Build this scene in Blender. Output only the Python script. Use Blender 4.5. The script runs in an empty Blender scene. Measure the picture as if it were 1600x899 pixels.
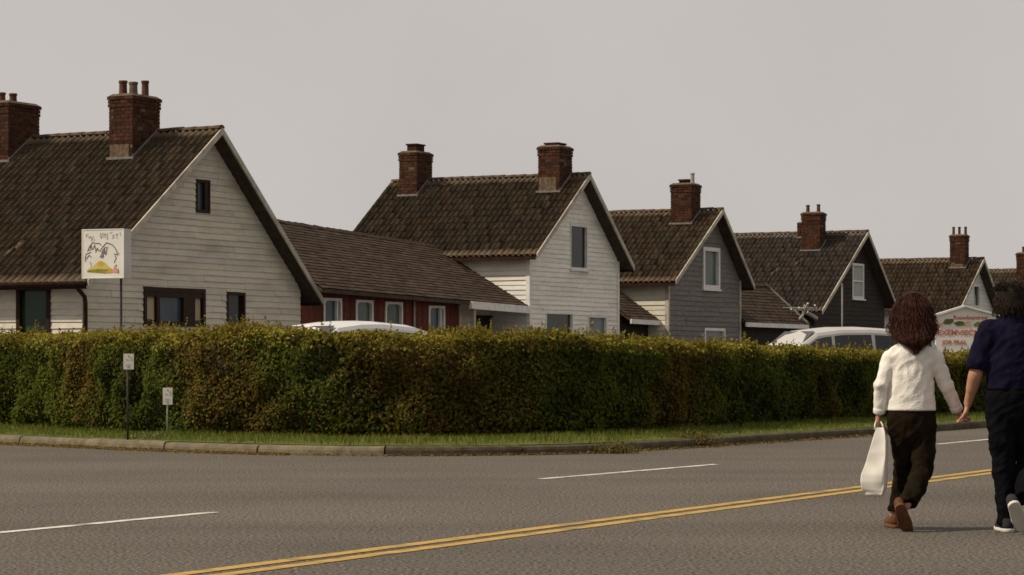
import bpy, math, random
import numpy as np
from mathutils import Vector, noise

random.seed(7)
RNG = np.random.default_rng(11)
SC = bpy.context.scene
COL = SC.collection

# ------------------------------------------------------------------ camera
F = 4000.0          # focal length in photograph pixels (1600 wide)
HZ = 560.0          # horizon row
CH = 1.2            # lens height
cam_d = bpy.data.cameras.new('camera')
cam = bpy.data.objects.new('camera', cam_d)
COL.objects.link(cam)
cam.location = (0, 0, CH)
cam.rotation_euler = (math.radians(90), 0, 0)
cam_d.sensor_width = 36.0
cam_d.lens = F / 1600 * 36.0
cam_d.shift_y = (HZ - 449.5) / 1600
cam_d.clip_start = 0.5
cam_d.clip_end = 9000
SC.camera = cam

# ------------------------------------------------------------------ sky, sun, exposure
SUN_EL = math.radians(45)
SUN_H = Vector((-1.0, -0.25)).normalized()          # horizontal direction towards the sun
world = bpy.data.worlds.new('World')
SC.world = world
world.use_nodes = True
wn = world.node_tree
for n in list(wn.nodes):
    wn.nodes.remove(n)
w_out = wn.nodes.new('ShaderNodeOutputWorld')
w_bg = wn.nodes.new('ShaderNodeBackground')
w_sky = wn.nodes.new('ShaderNodeTexSky')
w_sky.sky_type = 'NISHITA'
w_sky.sun_disc = False
w_sky.sun_elevation = SUN_EL
w_sky.sun_rotation = math.atan2(SUN_H.x, SUN_H.y)
w_sky.dust_density = 6.0
w_sky.air_density = 1.0
w_hs = wn.nodes.new('ShaderNodeHueSaturation')
w_hs.inputs['Saturation'].default_value = 0.05
w_mix = wn.nodes.new('ShaderNodeMix')
w_mix.data_type = 'RGBA'
w_mix.inputs[0].default_value = 0.97                 # a white veil of thin cloud over the whole sky
w_mix.inputs[7].default_value = (5.62, 5.28, 5.0, 1)
wn.links.new(w_sky.outputs[0], w_hs.inputs['Color'])
wn.links.new(w_hs.outputs[0], w_mix.inputs[6])
w_tc = wn.nodes.new('ShaderNodeTexCoord')
w_nz = wn.nodes.new('ShaderNodeTexNoise'); w_nz.inputs['Scale'].default_value = 7.0; w_nz.inputs['Detail'].default_value = 6
w_mr = wn.nodes.new('ShaderNodeMapRange'); w_mr.inputs[1].default_value = 0.3; w_mr.inputs[2].default_value = 0.7; w_mr.inputs[3].default_value = 0.955; w_mr.inputs[4].default_value = 1.03
w_ml = wn.nodes.new('ShaderNodeMix'); w_ml.data_type = 'RGBA'; w_ml.blend_type = 'MULTIPLY'; w_ml.inputs[0].default_value = 1
wn.links.new(w_tc.outputs['Generated'], w_nz.inputs['Vector']); wn.links.new(w_nz.outputs[0], w_mr.inputs[0])
wn.links.new(w_mix.outputs[2], w_ml.inputs[6]); wn.links.new(w_mr.outputs[0], w_ml.inputs[7])
wn.links.new(w_ml.outputs[2], w_bg.inputs[0])
w_bg.inputs[1].default_value = 0.1
wn.links.new(w_bg.outputs[0], w_out.inputs[0])

sun_d = bpy.data.lights.new('sun', 'SUN')
sun = bpy.data.objects.new('sun', sun_d)
COL.objects.link(sun)
sun_d.energy = 4.0
sun_d.angle = math.radians(1.5)
sun_d.color = (1.0, 0.88, 0.69)
sdir = Vector((SUN_H.x * math.cos(SUN_EL), SUN_H.y * math.cos(SUN_EL), math.sin(SUN_EL)))
sun.rotation_euler = sdir.to_track_quat('Z', 'Y').to_euler()
sun.location = (-30, -10, 40)

SC.view_settings.view_transform = 'Standard'
SC.view_settings.look = 'None'
SC.view_settings.exposure = 0.0
SC.view_settings.gamma = 1.0
SC.render.engine = 'CYCLES'
SC.cycles.filter_width = 1.6
SC.cycles.max_bounces = 6
SC.cycles.use_denoising = True

# ------------------------------------------------------------------ pixel helpers (surveying the place)
DX, DY = 2100 / math.hypot(2100, F), F / math.hypot(2100, F)     # street direction (u axis)
YAW = math.atan2(DY, DX)


def ray(px, py):
    X, Z = (px - 800) / F, (HZ - py) / F
    return (DX * X + DY, -DY * X + DX, Z)           # in (u, v, z), starting at (0,0,CH)


def on_v(px, py, v):
    r = ray(px, py); t = v / r[1]
    return r[0] * t, CH + r[2] * t


def on_u(px, py, u):
    r = ray(px, py); t = u / r[0]
    return r[1] * t, CH + r[2] * t


def on_plane(px, py, p, n):
    r = ray(px, py)
    den = sum(a * b for a, b in zip(r, n))
    t = (p[0] * n[0] + p[1] * n[1] + (p[2] - CH) * n[2]) / den
    return r[0] * t, r[1] * t, CH + r[2] * t


def at(px, py, Y):
    return ((px - 800) / F * Y, Y, CH + (HZ - py) / F * Y)


def ground(px, py, z=0.0):
    Y = (CH - z) * F / (py - HZ)
    return ((px - 800) / F * Y, Y)


def uv(X, Y):
    return DX * X + DY * Y, -DY * X + DX * Y


# ------------------------------------------------------------------ materials
MATS = {}


def material(name, c1, c2=None, scale=6.0, rough=0.75, bump=0.0, bscale=40.0, spec=0.12, detail=5.0,
             attr=None, stretch=None, metal=0.0, transl=0.0, c3=None, s3=0.6, lo=0.35, hi=0.65):
    if name in MATS:
        return MATS[name]
    m = bpy.data.materials.new(name)
    m.use_nodes = True
    nt = m.node_tree
    b = nt.nodes['Principled BSDF']
    b.inputs['Roughness'].default_value = rough
    b.inputs['Specular IOR Level'].default_value = spec
    b.inputs['Metallic'].default_value = metal
    tc = nt.nodes.new('ShaderNodeTexCoord')
    mp = nt.nodes.new('ShaderNodeMapping')
    nt.links.new(tc.outputs['Object'], mp.inputs[0])
    if stretch:
        mp.inputs['Scale'].default_value = stretch
    src = None
    if c2 is None:
        rgb = nt.nodes.new('ShaderNodeRGB'); rgb.outputs[0].default_value = (*c1, 1)
        src = rgb.outputs[0]
    else:
        nz = nt.nodes.new('ShaderNodeTexNoise')
        nz.inputs['Scale'].default_value = scale
        nz.inputs['Detail'].default_value = detail
        nt.links.new(mp.outputs[0], nz.inputs['Vector'])
        rp = nt.nodes.new('ShaderNodeValToRGB')
        rp.color_ramp.elements[0].position = lo
        rp.color_ramp.elements[1].position = hi
        rp.color_ramp.elements[0].color = (*c1, 1)
        rp.color_ramp.elements[1].color = (*c2, 1)
        nt.links.new(nz.outputs[0], rp.inputs[0])
        src = rp.outputs[0]
        if c3 is not None:
            n3 = nt.nodes.new('ShaderNodeTexNoise')
            n3.inputs['Scale'].default_value = s3
            n3.inputs['Detail'].default_value = 4
            nt.links.new(mp.outputs[0], n3.inputs['Vector'])
            r3 = nt.nodes.new('ShaderNodeValToRGB')
            r3.color_ramp.elements[0].position = 0.5
            r3.color_ramp.elements[1].position = 0.68
            nt.links.new(n3.outputs[0], r3.inputs[0])
            mx = nt.nodes.new('ShaderNodeMix'); mx.data_type = 'RGBA'
            nt.links.new(r3.outputs[0], mx.inputs[0])
            nt.links.new(src, mx.inputs[6])
            mx.inputs[7].default_value = (*c3, 1)
            src = mx.outputs[2]
    if attr:
        at_ = nt.nodes.new('ShaderNodeAttribute'); at_.attribute_name = attr
        mx = nt.nodes.new('ShaderNodeMix'); mx.data_type = 'RGBA'; mx.blend_type = 'MULTIPLY'
        mx.inputs[0].default_value = 1.0
        nt.links.new(src, mx.inputs[6]); nt.links.new(at_.outputs['Color'], mx.inputs[7])
        src = mx.outputs[2]
    nt.links.new(src, b.inputs['Base Color'])
    if bump:
        bn = nt.nodes.new('ShaderNodeTexNoise')
        bn.inputs['Scale'].default_value = bscale
        bn.inputs['Detail'].default_value = 4
        nt.links.new(mp.outputs[0], bn.inputs['Vector'])
        bp = nt.nodes.new('ShaderNodeBump')
        bp.inputs['Strength'].default_value = bump
        bp.inputs['Distance'].default_value = 0.02
        nt.links.new(bn.outputs[0], bp.inputs['Height'])
        nt.links.new(bp.outputs[0], b.inputs['Normal'])
    if transl:
        tr = nt.nodes.new('ShaderNodeBsdfTranslucent')
        nt.links.new(src, tr.inputs[0])
        ms = nt.nodes.new('ShaderNodeMixShader'); ms.inputs[0].default_value = transl
        nt.links.new(b.outputs[0], ms.inputs[1]); nt.links.new(tr.outputs[0], ms.inputs[2])
        nt.links.new(ms.outputs[0], nt.nodes['Material Output'].inputs[0])
    MATS[name] = m
    return m


M = {}
M['asphalt'] = material('asphalt', (0.044, 0.038, 0.032), (0.192, 0.168, 0.142), scale=40, rough=0.9, bump=0.35, bscale=60,
                        detail=12, lo=0.40, hi=0.64)
nt = M['asphalt'].node_tree              # worn wheel lanes and old stains along the street
bs = nt.nodes['Principled BSDF']
src = bs.inputs['Base Color'].links[0].from_socket
tc = nt.nodes.new('ShaderNodeTexCoord'); mp_ = nt.nodes.new('ShaderNodeMapping')
mp_.inputs['Rotation'].default_value = (0, 0, -math.atan2(F, 2100))
mp_.inputs['Scale'].default_value = (0.03, 0.55, 1)
mp_.vector_type = 'POINT'
nt.links.new(tc.outputs['Object'], mp_.inputs[0])
n1 = nt.nodes.new('ShaderNodeTexNoise'); n1.inputs['Scale'].default_value = 1.0; n1.inputs['Detail'].default_value = 5
nt.links.new(mp_.outputs[0], n1.inputs['Vector'])
n2 = nt.nodes.new('ShaderNodeTexNoise'); n2.inputs['Scale'].default_value = 0.35; n2.inputs['Detail'].default_value = 6
nt.links.new(tc.outputs['Object'], n2.inputs['Vector'])
ad = nt.nodes.new('ShaderNodeMath'); ad.operation = 'ADD'
nt.links.new(n1.outputs[0], ad.inputs[0]); nt.links.new(n2.outputs[0], ad.inputs[1])
mr = nt.nodes.new('ShaderNodeMapRange'); mr.inputs[1].default_value = 0.75; mr.inputs[2].default_value = 1.25; mr.inputs[3].default_value = 0.83; mr.inputs[4].default_value = 1.12
nt.links.new(ad.outputs[0], mr.inputs[0])
ml = nt.nodes.new('ShaderNodeMix'); ml.data_type = 'RGBA'; ml.blend_type = 'MULTIPLY'; ml.inputs[0].default_value = 1
nt.links.new(src, ml.inputs[6]); nt.links.new(mr.outputs[0], ml.inputs[7])
nt.links.new(ml.outputs[2], bs.inputs['Base Color'])
M['soil'] = material('soil', (0.09, 0.075, 0.05), (0.14, 0.12, 0.08), scale=0.5, rough=0.95)
M['lot'] = material('lot_gravel', (0.10, 0.095, 0.085), (0.17, 0.16, 0.145), scale=9, rough=0.95, bump=0.4)
M['turf'] = material('turf_soil', (0.060, 0.078, 0.016), (0.10, 0.115, 0.026), scale=5, rough=0.95)
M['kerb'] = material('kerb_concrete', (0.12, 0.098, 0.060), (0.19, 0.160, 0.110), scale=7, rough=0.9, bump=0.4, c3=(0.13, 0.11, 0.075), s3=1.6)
M['kerb_dark'] = material('kerb_mossy_shaded', (0.055, 0.042, 0.025), (0.100, 0.080, 0.052), scale=7, rough=0.9, bump=0.4, c3=(0.07, 0.065, 0.035), s3=1.6)  # mossy concrete, painted darker for the kerb stretch turned from the sun
M['white_line'] = material('road_paint_white', (0.42, 0.40, 0.36), (0.62, 0.60, 0.55), scale=14, rough=0.8, lo=0.3, hi=0.55, c3=(0.22, 0.20, 0.17), s3=4)
M['yellow_line'] = material('road_paint_yellow', (0.34, 0.205, 0.05), (0.46, 0.30, 0.085), scale=14, rough=0.8, lo=0.3, hi=0.55, c3=(0.20, 0.145, 0.07), s3=3.5)

M['cream_board'] = material('cream_board', (0.50, 0.465, 0.385), (0.56, 0.52, 0.435), scale=3.5, rough=0.7, stretch=(1, 1, 3), c3=(0.43, 0.395, 0.32), s3=0.8, attr='tint')
M['white_board'] = material('white_board', (0.68, 0.65, 0.59), (0.77, 0.74, 0.68), scale=3.5, rough=0.65, stretch=(1, 1, 3), c3=(0.63, 0.60, 0.54), s3=0.8, attr='tint')
M['cream2_board'] = material('cream_side_board', (0.52, 0.48, 0.40), (0.61, 0.57, 0.48), scale=3.5, rough=0.7, stretch=(1, 1, 3), attr='tint')
M['grey_board'] = material('grey_board', (0.145, 0.130, 0.120), (0.19, 0.172, 0.16), scale=3.5, rough=0.75, stretch=(1, 1, 3), attr='tint')
M['dark_board'] = material('dark_brown_board', (0.024, 0.018, 0.014), (0.040, 0.031, 0.025), scale=4, rough=0.75, stretch=(1, 1, 3), attr='tint')
M['pale_board'] = material('pale_board', (0.55, 0.56, 0.53), (0.63, 0.64, 0.60), scale=4, rough=0.7, stretch=(1, 1, 3), attr='tint')
M['red_board'] = material('red_board', (0.085, 0.022, 0.013), (0.13, 0.034, 0.02), scale=4, rough=0.7, stretch=(4, 4, 1), attr='tint')
M['core'] = material('wall_core', (0.10, 0.09, 0.075))
M['trim'] = material('cream_trim', (0.34, 0.305, 0.245), (0.46, 0.42, 0.35), scale=5, rough=0.6, c3=(0.22, 0.19, 0.15), s3=1.3)
M['white_trim'] = material('white_trim', (0.60, 0.58, 0.55), (0.72, 0.70, 0.66), scale=6, rough=0.55)
M['brown_trim'] = material('brown_trim', (0.018, 0.009, 0.005), (0.034, 0.015, 0.008), scale=6, rough=0.55)
M['soffit'] = material('soffit_wood', (0.045, 0.034, 0.024), (0.075, 0.056, 0.04), scale=6, rough=0.8)
M['tile'] = material('clay_pantile', (0.108, 0.078, 0.050), (0.140, 0.103, 0.068), scale=2.2, rough=0.85, attr='tint', c3=(0.122, 0.094, 0.056), s3=0.7, bump=0.3, bscale=30)
M['tile_grey'] = material('grey_pantile', (0.105, 0.084, 0.067), (0.140, 0.113, 0.092), scale=2.2, rough=0.85, attr='tint', bump=0.3, bscale=30)
M['tile_brown'] = material('light_pantile', (0.112, 0.080, 0.050), (0.150, 0.109, 0.070), scale=2.2, rough=0.85, attr='tint', bump=0.3, bscale=30)
M['shingle'] = material('felt_shingle', (0.050, 0.034, 0.024), (0.075, 0.052, 0.036), scale=4, rough=0.9, attr='tint', bump=0.4, bscale=60)
M['ridge'] = material('ridge_clay', (0.055, 0.036, 0.024), (0.10, 0.066, 0.042), scale=5, rough=0.85)
M['brick'] = material('red_brick', (0.036, 0.016, 0.010), (0.072, 0.030, 0.017), scale=9, rough=0.9, attr='tint', bump=0.4, bscale=60)
M['mortar'] = material('mortar', (0.085, 0.062, 0.043), (0.135, 0.10, 0.07), scale=15, rough=0.95)
M['render'] = material('pale_render', (0.085, 0.055, 0.034), (0.155, 0.112, 0.074), scale=10, rough=0.95, bump=0.4)
M['lead'] = material('lead_flashing', (0.13, 0.125, 0.11), (0.20, 0.19, 0.17), scale=8, rough=0.6)
M['pot'] = material('chimney_pot_clay', (0.075, 0.034, 0.023), (0.12, 0.060, 0.04), scale=8, rough=0.85)
M['pot_grey'] = material('chimney_pot_grey', (0.10, 0.075, 0.05), (0.15, 0.115, 0.075), scale=8, rough=0.85)
M['iron'] = material('dark_iron', (0.035, 0.034, 0.032), (0.06, 0.055, 0.05), scale=20, rough=0.6)
M['galv'] = material('galvanised', (0.27, 0.26, 0.24), (0.37, 0.36, 0.33), scale=20, rough=0.5, metal=0.3)
M['drape'] = material('drape', (0.33, 0.28, 0.17), (0.42, 0.36, 0.24), scale=12, rough=0.9, stretch=(6, 6, 0.3))
M['net'] = material('net_curtain', (0.30, 0.31, 0.28), (0.42, 0.43, 0.40), scale=10, rough=0.9, stretch=(6, 6, 0.3))
M['louvre'] = material('louvre_white', (0.48, 0.50, 0.49), (0.58, 0.60, 0.59), scale=9, rough=0.6)


def glass_mat(name, c, rough=0.12, spec=0.28):
    m = material(name, c, tuple(x * 1.6 for x in c), scale=1.3, rough=rough, spec=spec)
    return m


M['glass'] = glass_mat('window_glass', (0.010, 0.011, 0.011))
M['glass_blue'] = glass_mat('window_glass_blue', (0.035, 0.05, 0.062), 0.2)
M['glass_green'] = glass_mat('window_glass_green', (0.012, 0.026, 0.014))
M['glass_pale'] = glass_mat('window_glass_pale', (0.085, 0.10, 0.095), 0.2)
M['glass_teal'] = glass_mat('window_glass_teal', (0.05, 0.075, 0.06), 0.2)


# ------------------------------------------------------------------ mesh helpers
class MB:
    def __init__(self):
        self.v, self.f, self.t = [], [], []

    def quad(self, a, b, c, d):
        i = len(self.v); self.v += [a, b, c, d]; self.f.append((i, i + 1, i + 2, i + 3)); return self

    def poly(self, pts):
        i = len(self.v); self.v += list(pts); self.f.append(tuple(range(i, i + len(pts)))); return self

    def hexa(self, p):          # 8 points: bottom ring 0-3, top ring 4-7 (counter-clockwise seen from above)
        i = len(self.v); self.v += [tuple(q) for q in p]
        for f in ((3, 2, 1, 0), (4, 5, 6, 7), (0, 1, 5, 4), (1, 2, 6, 5), (2, 3, 7, 6), (3, 0, 4, 7)):
            self.f.append(tuple(i + k for k in f))
        return self

    def box(self, x0, x1, y0, y1, z0, z1):
        return self.hexa([(x0, y0, z0), (x1, y0, z0), (x1, y1, z0), (x0, y1, z0),
                          (x0, y0, z1), (x1, y0, z1), (x1, y1, z1), (x0, y1, z1)])

    def tube(self, pts, radii, n=8, caps=True):
        pts = [Vector(p) for p in pts]
        if not hasattr(radii, '__len__'):
            radii = [radii] * len(pts)
        rings = []
        up = None
        for k, p in enumerate(pts):
            t = (pts[min(k + 1, len(pts) - 1)] - pts[max(k - 1, 0)]).normalized()
            if up is None:
                up = Vector((0, 0, 1)) if abs(t.z) < 0.9 else Vector((1, 0, 0))
            a = (up - t * up.dot(t)).normalized(); up = a
            b = t.cross(a)
            i = len(self.v)
            for j in range(n):
                th = 2 * math.pi * j / n
                self.v.append(tuple(p + (a * math.cos(th) + b * math.sin(th)) * radii[k]))
            rings.append(i)
        for r0, r1 in zip(rings, rings[1:]):
            for j in range(n):
                self.f.append((r0 + j, r0 + (j + 1) % n, r1 + (j + 1) % n, r1 + j))
        if caps:
            self.f.append(tuple(rings[0] + j for j in reversed(range(n))))
            self.f.append(tuple(rings[-1] + j for j in range(n)))
        return self

    def lathe(self, c, prof, n=12):     # prof: (radius, z) from bottom to top
        rings = []
        for r, z in prof:
            i = len(self.v)
            for j in range(n):
                th = 2 * math.pi * j / n
                self.v.append((c[0] + r * math.cos(th), c[1] + r * math.sin(th), c[2] + z))
            rings.append(i)
        for r0, r1 in zip(rings, rings[1:]):
            for j in range(n):
                self.f.append((r0 + j, r0 + (j + 1) % n, r1 + (j + 1) % n, r1 + j))
        self.f.append(tuple(rings[0] + j for j in reversed(range(n))))
        self.f.append(tuple(rings[-1] + j for j in range(n)))
        return self

    def build(self, name, mat, parent=None, smooth=False, tint=None):
        me = bpy.data.meshes.new(name)
        me.from_pydata([tuple(p) for p in self.v], [], self.f)
        return finish(name, me, mat, parent, smooth, tint)


def finish(name, me, mat, parent=None, smooth=False, tint=None):
    if mat is not None:
        me.materials.append(mat)
    if smooth:
        me.polygons.foreach_set('use_smooth', [True] * len(me.polygons))
    if tint is not None:
        ca = me.attributes.new('tint', 'FLOAT_COLOR', 'POINT')
        n = len(me.vertices)
        arr = np.ones((n, 4), np.float32)
        arr[:, :3] = np.asarray(tint, np.float32).reshape(-1, 3) if np.size(tint) > 3 else np.array(tint, np.float32)
        ca.data.foreach_set('color', arr.ravel())
    me.update()
    o = bpy.data.objects.new(name, me)
    COL.objects.link(o)
    if parent is not None:
        o.parent = parent
    return o


def np_mesh(name, verts, quads, mat, parent=None, tint=None, smooth=False, k=4):
    me = bpy.data.meshes.new(name)
    nv, nf = len(verts), len(quads)
    me.vertices.add(nv)
    me.vertices.foreach_set('co', np.asarray(verts, np.float32).ravel())
    me.loops.add(nf * k)
    me.loops.foreach_set('vertex_index', np.asarray(quads, np.int32).ravel())
    me.polygons.add(nf)
    me.polygons.foreach_set('loop_start', np.arange(0, nf * k, k, dtype=np.int32))
    me.update(calc_edges=True)
    me.validate()
    return finish(name, me, mat, parent, smooth, tint)


def tag(o, label=None, cat=None, group=None, kind=None):
    if label: o['label'] = label
    if cat: o['category'] = cat
    if group: o['group'] = group
    if kind: o['kind'] = kind
    return o


def empty(name, loc=(0, 0, 0), rz=0.0, parent=None):
    o = bpy.data.objects.new(name, None)
    o.empty_display_size = 0.2
    COL.objects.link(o)
    o.location = loc
    o.rotation_euler = (0, 0, rz)
    if parent is not None:
        o.parent = parent
    return o


def rt(a=0.88, b=1.1):
    k = random.uniform(a, b)
    return (k * random.uniform(0.98, 1.02), k, k * random.uniform(0.97, 1.02))


# smooth curve through plan points, by arc length
class Path:
    def __init__(self, pts, step=0.15):
        P = [np.array(p, float) for p in pts]
        P = [2 * P[0] - P[1]] + P + [2 * P[-1] - P[-2]]
        out = []
        for i in range(1, len(P) - 2):
            p0, p1, p2, p3 = P[i - 1:i + 3]
            n = max(2, int(np.linalg.norm(p2 - p1) / step))
            for k in range(n):
                t = k / n
                out.append(0.5 * ((2 * p1) + (-p0 + p2) * t + (2 * p0 - 5 * p1 + 4 * p2 - p3) * t * t + (-p0 + 3 * p1 - 3 * p2 + p3) * t ** 3))
        out.append(P[-2])
        self.p = np.array(out)
        for _ in range(6):
            q = self.p.copy(); q[1:-1] = (self.p[:-2] + self.p[1:-1] * 2 + self.p[2:]) / 4; self.p = q
        d = np.linalg.norm(np.diff(self.p[:, :2], axis=0), axis=1)
        self.s = np.concatenate([[0], np.cumsum(d)])
        self.L = self.s[-1]

    def at(self, s):
        s = np.asarray(s, float)
        return np.stack([np.interp(s, self.s, self.p[:, k]) for k in range(self.p.shape[1])], -1)

    def nrm(self, s):           # unit normal pointing left of travel (away from the camera when travelling right)
        t = self.at(np.asarray(s) + 0.1)[..., :2] - self.at(np.asarray(s) - 0.1)[..., :2]
        t /= np.linalg.norm(t, axis=-1, keepdims=True) + 1e-9
        return np.stack([-t[..., 1], t[..., 0]], -1)

    def near(self, x, y):
        return self.s[np.argmin((self.p[:, 0] - x) ** 2 + (self.p[:, 1] - y) ** 2)]


# ------------------------------------------------------------------ ground, road, kerb
tag(MB().quad((-4000, -400, -0.06), (4000, -400, -0.06), (4000, 7000, -0.06), (-4000, 7000, -0.06)).build('ground', M['soil']), kind='structure')
tag(MB().quad((-70, -30, 0), (90, -30, 0), (90, 190, 0), (-70, 190, 0)).build('road', M['asphalt']), kind='structure')

KP = [(-34, 51.7), (-22, 45.4), (-15.5, 41.8), (-11, 38.9)]
for px, py in ((0, 694), (200, 703), (420, 710.5), (620, 713), (850, 711), (1000, 705), (1200, 692), (1350, 682), (1530, 669.5)):
    KP.append(ground(px, py))
e = KP[-1]
for k in (7, 25, 55, 110):
    KP.append((e[0] + DX * k, e[1] + DY * k))
kerb_path = Path(KP)

HP = []
for px, py, ty in ((0, 669, 520), (200, 679, 518), (420, 685, 513), (620, 687, 520), (850, 684, 520), (1000, 679, 527), (1200, 667, 537), (1400, 655.5, 547), (1530, 648, 551)):
    x, y = ground(px, py, 0.13)
    HP.append((x, y, CH + (HZ - ty) / F * (y + 0.15) - 0.035))
e = HP[-1]
HP = [(-16.5, 45.2, 1.6), (-11.5, 42.2, 1.6)] + HP + [(e[0] + DX * 5, e[1] + DY * 5, 1.36), (e[0] + DX * 14, e[1] + DY * 14, 1.4)]
hedge_path = Path(HP)

# raised land behind the kerb
s = np.linspace(0, kerb_path.L, 260)
kp, kn = kerb_path.at(s), kerb_path.nrm(s)
mb = MB()
inner = kp + kn * 0.14
poly = [(p[0], p[1], 0.12) for p in inner] + [(60, 185, 0.12), (-69, 185, 0.12), (-69, 60, 0.12)]
tag(mb.poly(poly).build('parking_lot', M['lot']), kind='structure')

# lawn strip between kerb and hedge
sl = np.linspace(2, kerb_path.L - 60, 220)
a, an = kerb_path.at(sl), kerb_path.nrm(sl)
vs, fs = [], []
for k in range(len(sl)):
    i0 = a[k] + an[k] * 0.13
    hs = hedge_path.near(i0[0] + an[k][0] * 2, i0[1] + an[k][1] * 2)
    h = hedge_path.at(hs)[:2] + hedge_path.nrm(hs) * 0.9
    if np.linalg.norm(h - i0) > 6:
        h = i0 + an[k] * 3.2
    for t in (0, 0.35, 0.7, 1):
        q = i0 * (1 - t) + h * t
        vs.append((q[0], q[1], 0.125 + 0.02 * math.sin(t * 3.1) + (0.0 if t == 0 else 0.012)))
for k in range(len(sl) - 1):
    for j in range(3):
        fs.append((k * 4 + j, (k + 1) * 4 + j, (k + 1) * 4 + j + 1, k * 4 + j + 1))
lawn = tag(np_mesh('lawn', vs, fs, M['turf']), kind='structure')
LV = np.array(vs).reshape(-1, 4, 3)

# kerb stones
kerb = tag(empty('kerb'), kind='structure')
s0 = kerb_path.near(*KP[3]) - 6
joint = kerb_path.near(*ground(424, 711))
s_ = joint - 1.72 * 9
while s_ < min(kerb_path.L - 70, joint + 40):
    L = 1.72 + random.uniform(-0.05, 0.05)
    ss = np.linspace(s_ + 0.012, s_ + L - 0.012, 5)
    p, n = kerb_path.at(ss), kerb_path.nrm(ss)
    dz, off = random.uniform(-0.008, 0.008), random.uniform(-0.012, 0.012)
    prof = [(-0.01, -0.05), (0.0, 0.072), (0.016, 0.104), (0.045, 0.118), (0.14, 0.124), (0.145, -0.05)]
    mb = MB()
    for k in range(5):
        for (d, z) in prof:
            q = p[k] + n[k] * (d + off)
            mb.v.append((q[0], q[1], z + dz))
    m_ = len(prof)
    for k in range(4):
        for j in range(m_):
            mb.f.append((k * m_ + j, (k + 1) * m_ + j, (k + 1) * m_ + (j + 1) % m_, k * m_ + (j + 1) % m_))
    mb.f.append(tuple(range(m_))); mb.f.append(tuple(reversed(range(4 * m_, 5 * m_))))
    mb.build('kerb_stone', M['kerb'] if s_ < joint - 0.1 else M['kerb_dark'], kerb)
    s_ += L


# road markings (sheets 4 mm above the road)
def stripe(name, p0, p1, w, mat, label, z=0.004):
    p0, p1 = np.array(p0), np.array(p1)
    d = (p1 - p0) / np.linalg.norm(p1 - p0)
    n = np.array((-d[1], d[0])) * w / 2
    L = np.linalg.norm(p1 - p0)
    K = max(2, int(L / 0.25))
    vs, fs = [], []
    for k in range(K + 1):
        q = p0 + d * L * k / K
        for sg in (-1, 1):
            r = q + n * sg * (1 + random.uniform(-0.07, 0.07))
            vs.append((r[0], r[1], z))
    for k in range(K):
        fs.append((k * 2, k * 2 + 2, k * 2 + 3, k * 2 + 1))
    o = np_mesh(name, vs, fs, mat)
    tag(o, label, kind='structure')


WL = [ground(0, 833), ground(335, 801), ground(845, 749), ground(1120, 726), ground(1465, 694.5)]
stripe('lane_dash', (WL[0][0] - DX * 0.5, WL[0][1] - DY * 0.5), WL[1], 0.11, M['white_line'], 'nearest white lane dash')
stripe('lane_dash', WL[2], WL[3], 0.11, M['white_line'], 'middle white lane dash')
stripe('lane_dash', WL[4], (WL[4][0] + DX * 4, WL[4][1] + DY * 4), 0.11, M['white_line'], 'far white lane dash')
y0, y1 = np.array(ground(308, 899.5)), np.array(ground(1548, 737.5))
yd = (y1 - y0) / np.linalg.norm(y1 - y0)
yn = np.array((-yd[1], yd[0]))
for sgn, nm in ((-1, 'near'), (1, 'far')):
    c0, c1 = y0 - yd * 12 + yn * 0.115 * sgn, y1 + yd * 60 + yn * 0.115 * sgn
    stripe('centre_line', c0, c1, 0.125, M['yellow_line'], nm + ' stripe of the double yellow centre line')


# ------------------------------------------------------------------ houses
V0 = 34.0                # all gable fronts stand on one line along the street


def tiles_mesh(name, parent, mat, A, S, T, wid, length, pitch=0.185, course=0.36, amp=0.052, lap=0.006):
    """A: upper corner; S: unit vector along the ridge; T: unit vector down the slope."""
    A, S, T = Vector(A), Vector(S), Vector(T)
    Nn = S.cross(T)
    if Nn.z < 0: Nn = -Nn
    A, S, T, Nn = (np.array(q) for q in (A, S, T, Nn))
    nt = int(round(wid / pitch)); pitch = wid / nt
    nc = max(1, int(round(length / course))); course = length / nc
    sub = 6
    i = np.arange(nt * sub + 1)
    x = i / sub * pitch
    ph = (i % sub) / sub
    wave = np.array([-0.1, 0.75, 1.0, 0.6, -0.3, -0.3])[i % sub] * amp
    tidx = np.minimum(i // sub, nt - 1)
    V, Tn = [], []
    jit = RNG.normal(0, 0.0015, (nc, nt)); slip = RNG.normal(0, 0.004, (nc, nt))
    tone = np.clip(RNG.normal(1, 0.025, (nc, nt)) * RNG.normal(1, 0.09, (1, nt)), 0.6, 1.5)
    warm = RNG.normal(0, 0.05, (nc, nt))
    for c in range(nc):
        for e_, hh in ((0, 0.0), (1, lap)):
            d = (c + e_) * course + (slip[c][tidx] + 0.02 if e_ else 0)
            h = wave + hh + jit[c][tidx]
            P = A + np.outer(x, S) + (np.outer(d, T) if np.ndim(d) else d * T) + np.outer(h, Nn)
            V.append(P)
            k = tone[c][tidx]
            Tn.append(np.stack([k * (1 + warm[c][tidx]), k, k * (1 - warm[c][tidx])], -1))
    V = np.concatenate(V); Tn = np.concatenate(Tn)
    m = len(i)
    r = np.arange(2 * nc - 1)[:, None] * m
    j = np.arange(m - 1)[None, :]
    Q = np.stack([r + j, r + j + 1, r + j + 1 + m, r + j + m], -1).reshape(-1, 4)
    o = np_mesh(name, V, Q, mat, parent, Tn)
    tag(o, kind='stuff')
    return o


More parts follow.
